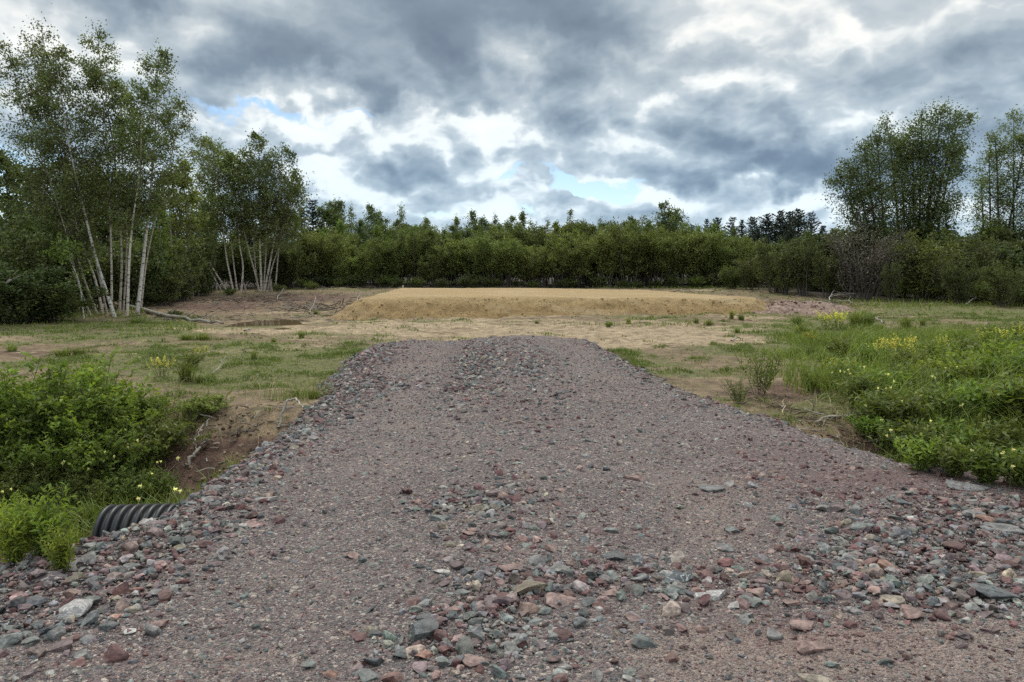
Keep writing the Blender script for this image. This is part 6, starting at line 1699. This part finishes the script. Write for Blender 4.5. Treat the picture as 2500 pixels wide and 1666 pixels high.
def hawk(px, py, dy, label, group):
    foot = gnd(px + random.uniform(-4, 4), py + dy)
    top = at_y(px, py, foot.y)
    h = max(.12, top.z - foot.z)
    a_, b_ = HM[random.randrange(3)]
    root = empty("hawkweed_flower", (top.x, foot.y, foot.z), random.uniform(0, 6.28))
    s = h
    root.scale = (.15, .15, s)
    for nm, me in (("stem", a_), ("petals", b_)):
        c = bpy.data.objects.new(nm, me); COL.objects.link(c); c.parent = root
    tag(root, label, "flower", group)
    LABELLED[-1] = (root, label, (px, py))
def spot_of(px, py, rows):
    return min(rows, key=lambda q: math.hypot(px - q[0], (py - q[1]) * 1.5))[2]
LS = [(240, 1005, "high in the left ditch bushes"), (330, 1085, "beside the bramble on the bank"), (400, 1125, "near the thick grey stick"), (240, 1110, "in the middle of the left ditch"), (140, 1125, "among the left grasses"), (60, 1130, "near the left photo edge"), (20, 1090, "at the left photo edge"), (20, 1200, "above the pale green plant at left edge"), (370, 1170, "above the culvert pipe"), (440, 1200, "right of the culvert by the bank's foot"), (340, 1220, "just behind the culvert pipe")]
RS = [(2050, 908, "below the left-edge yellow plants"), (2160, 940, "below the main yellow plants"), (2280, 922, "right of the main yellow plants"), (2330, 898, "behind the bright bramble"), (2240, 965, "in the middle of the right weeds"), (2345, 990, "below the bright bramble"), (2160, 1045, "beside the brown bank"), (2270, 1030, "above the right rim"), (2440, 1105, "low at right in the grass"), (2380, 1100, "low right of the pale yellowish plant"), (2470, 950, "at the right photo edge"), (2470, 1140, "lowest at the right edge")]
for px, py in LPOS:
    hawk(px, py, random.uniform(95, 140), "small pale yellow flower " + spot_of(px, py, LS), "small pale yellow flowers over the left ditch")
for px, py in RPOS:
    hawk(px, py, random.uniform(80, 120), "small pale yellow flower " + spot_of(px, py, RS), "small pale yellow flowers over the right weeds")
# dandelion clock at the left edge
def clock(px, py, label):
    foot = gnd(px, py + 70); top = at_y(px, py, foot.y)
    root = empty("dandelion_clock", (top.x, foot.y, foot.z))
    s_, h_ = Bag(), Bag()
    hgt = top.z - foot.z
    s_.tube([(0, 0, 0), (.01, 0, hgt * .5), (0, 0, hgt)], .003, 4)
    r = np.random.default_rng(3); n = 160
    d = unit(r.normal(size=(n, 3)))
    V, T, c = leaf_cards(r, np.array([0, 0, hgt]) + d * .016, .020, d, .18, 0, 0, np.ones((n, 3))); h_.add(V, T, None, c)
    obj("stem", s_.mesh("stem"), M["green_stem"], root); obj("seed_head", h_.mesh("seed_head"), M["dry_leaf"], root)
    tag(root, label, "dandelion clock")
clock(12, 1158, "grey dandelion clock at the left edge, upper of two"); clock(20, 1166, "grey dandelion clock at the left edge, lower of two")

# ================================================================ labels that name one thing each
ORD = ["leftmost", "second from left", "third from left", "fourth from left", "fifth from left", "sixth from left", "seventh from left", "eighth from left", "ninth from left"]
NUM = {2: "two", 3: "three", 4: "four", 5: "five", 6: "six", 7: "seven", 8: "eight", 9: "nine", 10: "ten"}
by = {}
for o, lab, p in LABELLED:
    by.setdefault(lab, []).append((p[0], o))
for lab, rows in by.items():
    n = len(rows)
    if n == 1: continue
    rows.sort(key=lambda q: q[0])
    for i, (_, o) in enumerate(rows):
        if i == n - 1: w_ = "rightmost"
        elif i < len(ORD): w_ = ORD[i]
        else: w_ = "number %d" % (i + 1)
        o["label"] = f"{lab}, {w_} of {NUM.get(n, str(n))}"
        if len(o["label"].split()) > 16: o["label"] = f"{lab}, {w_}"
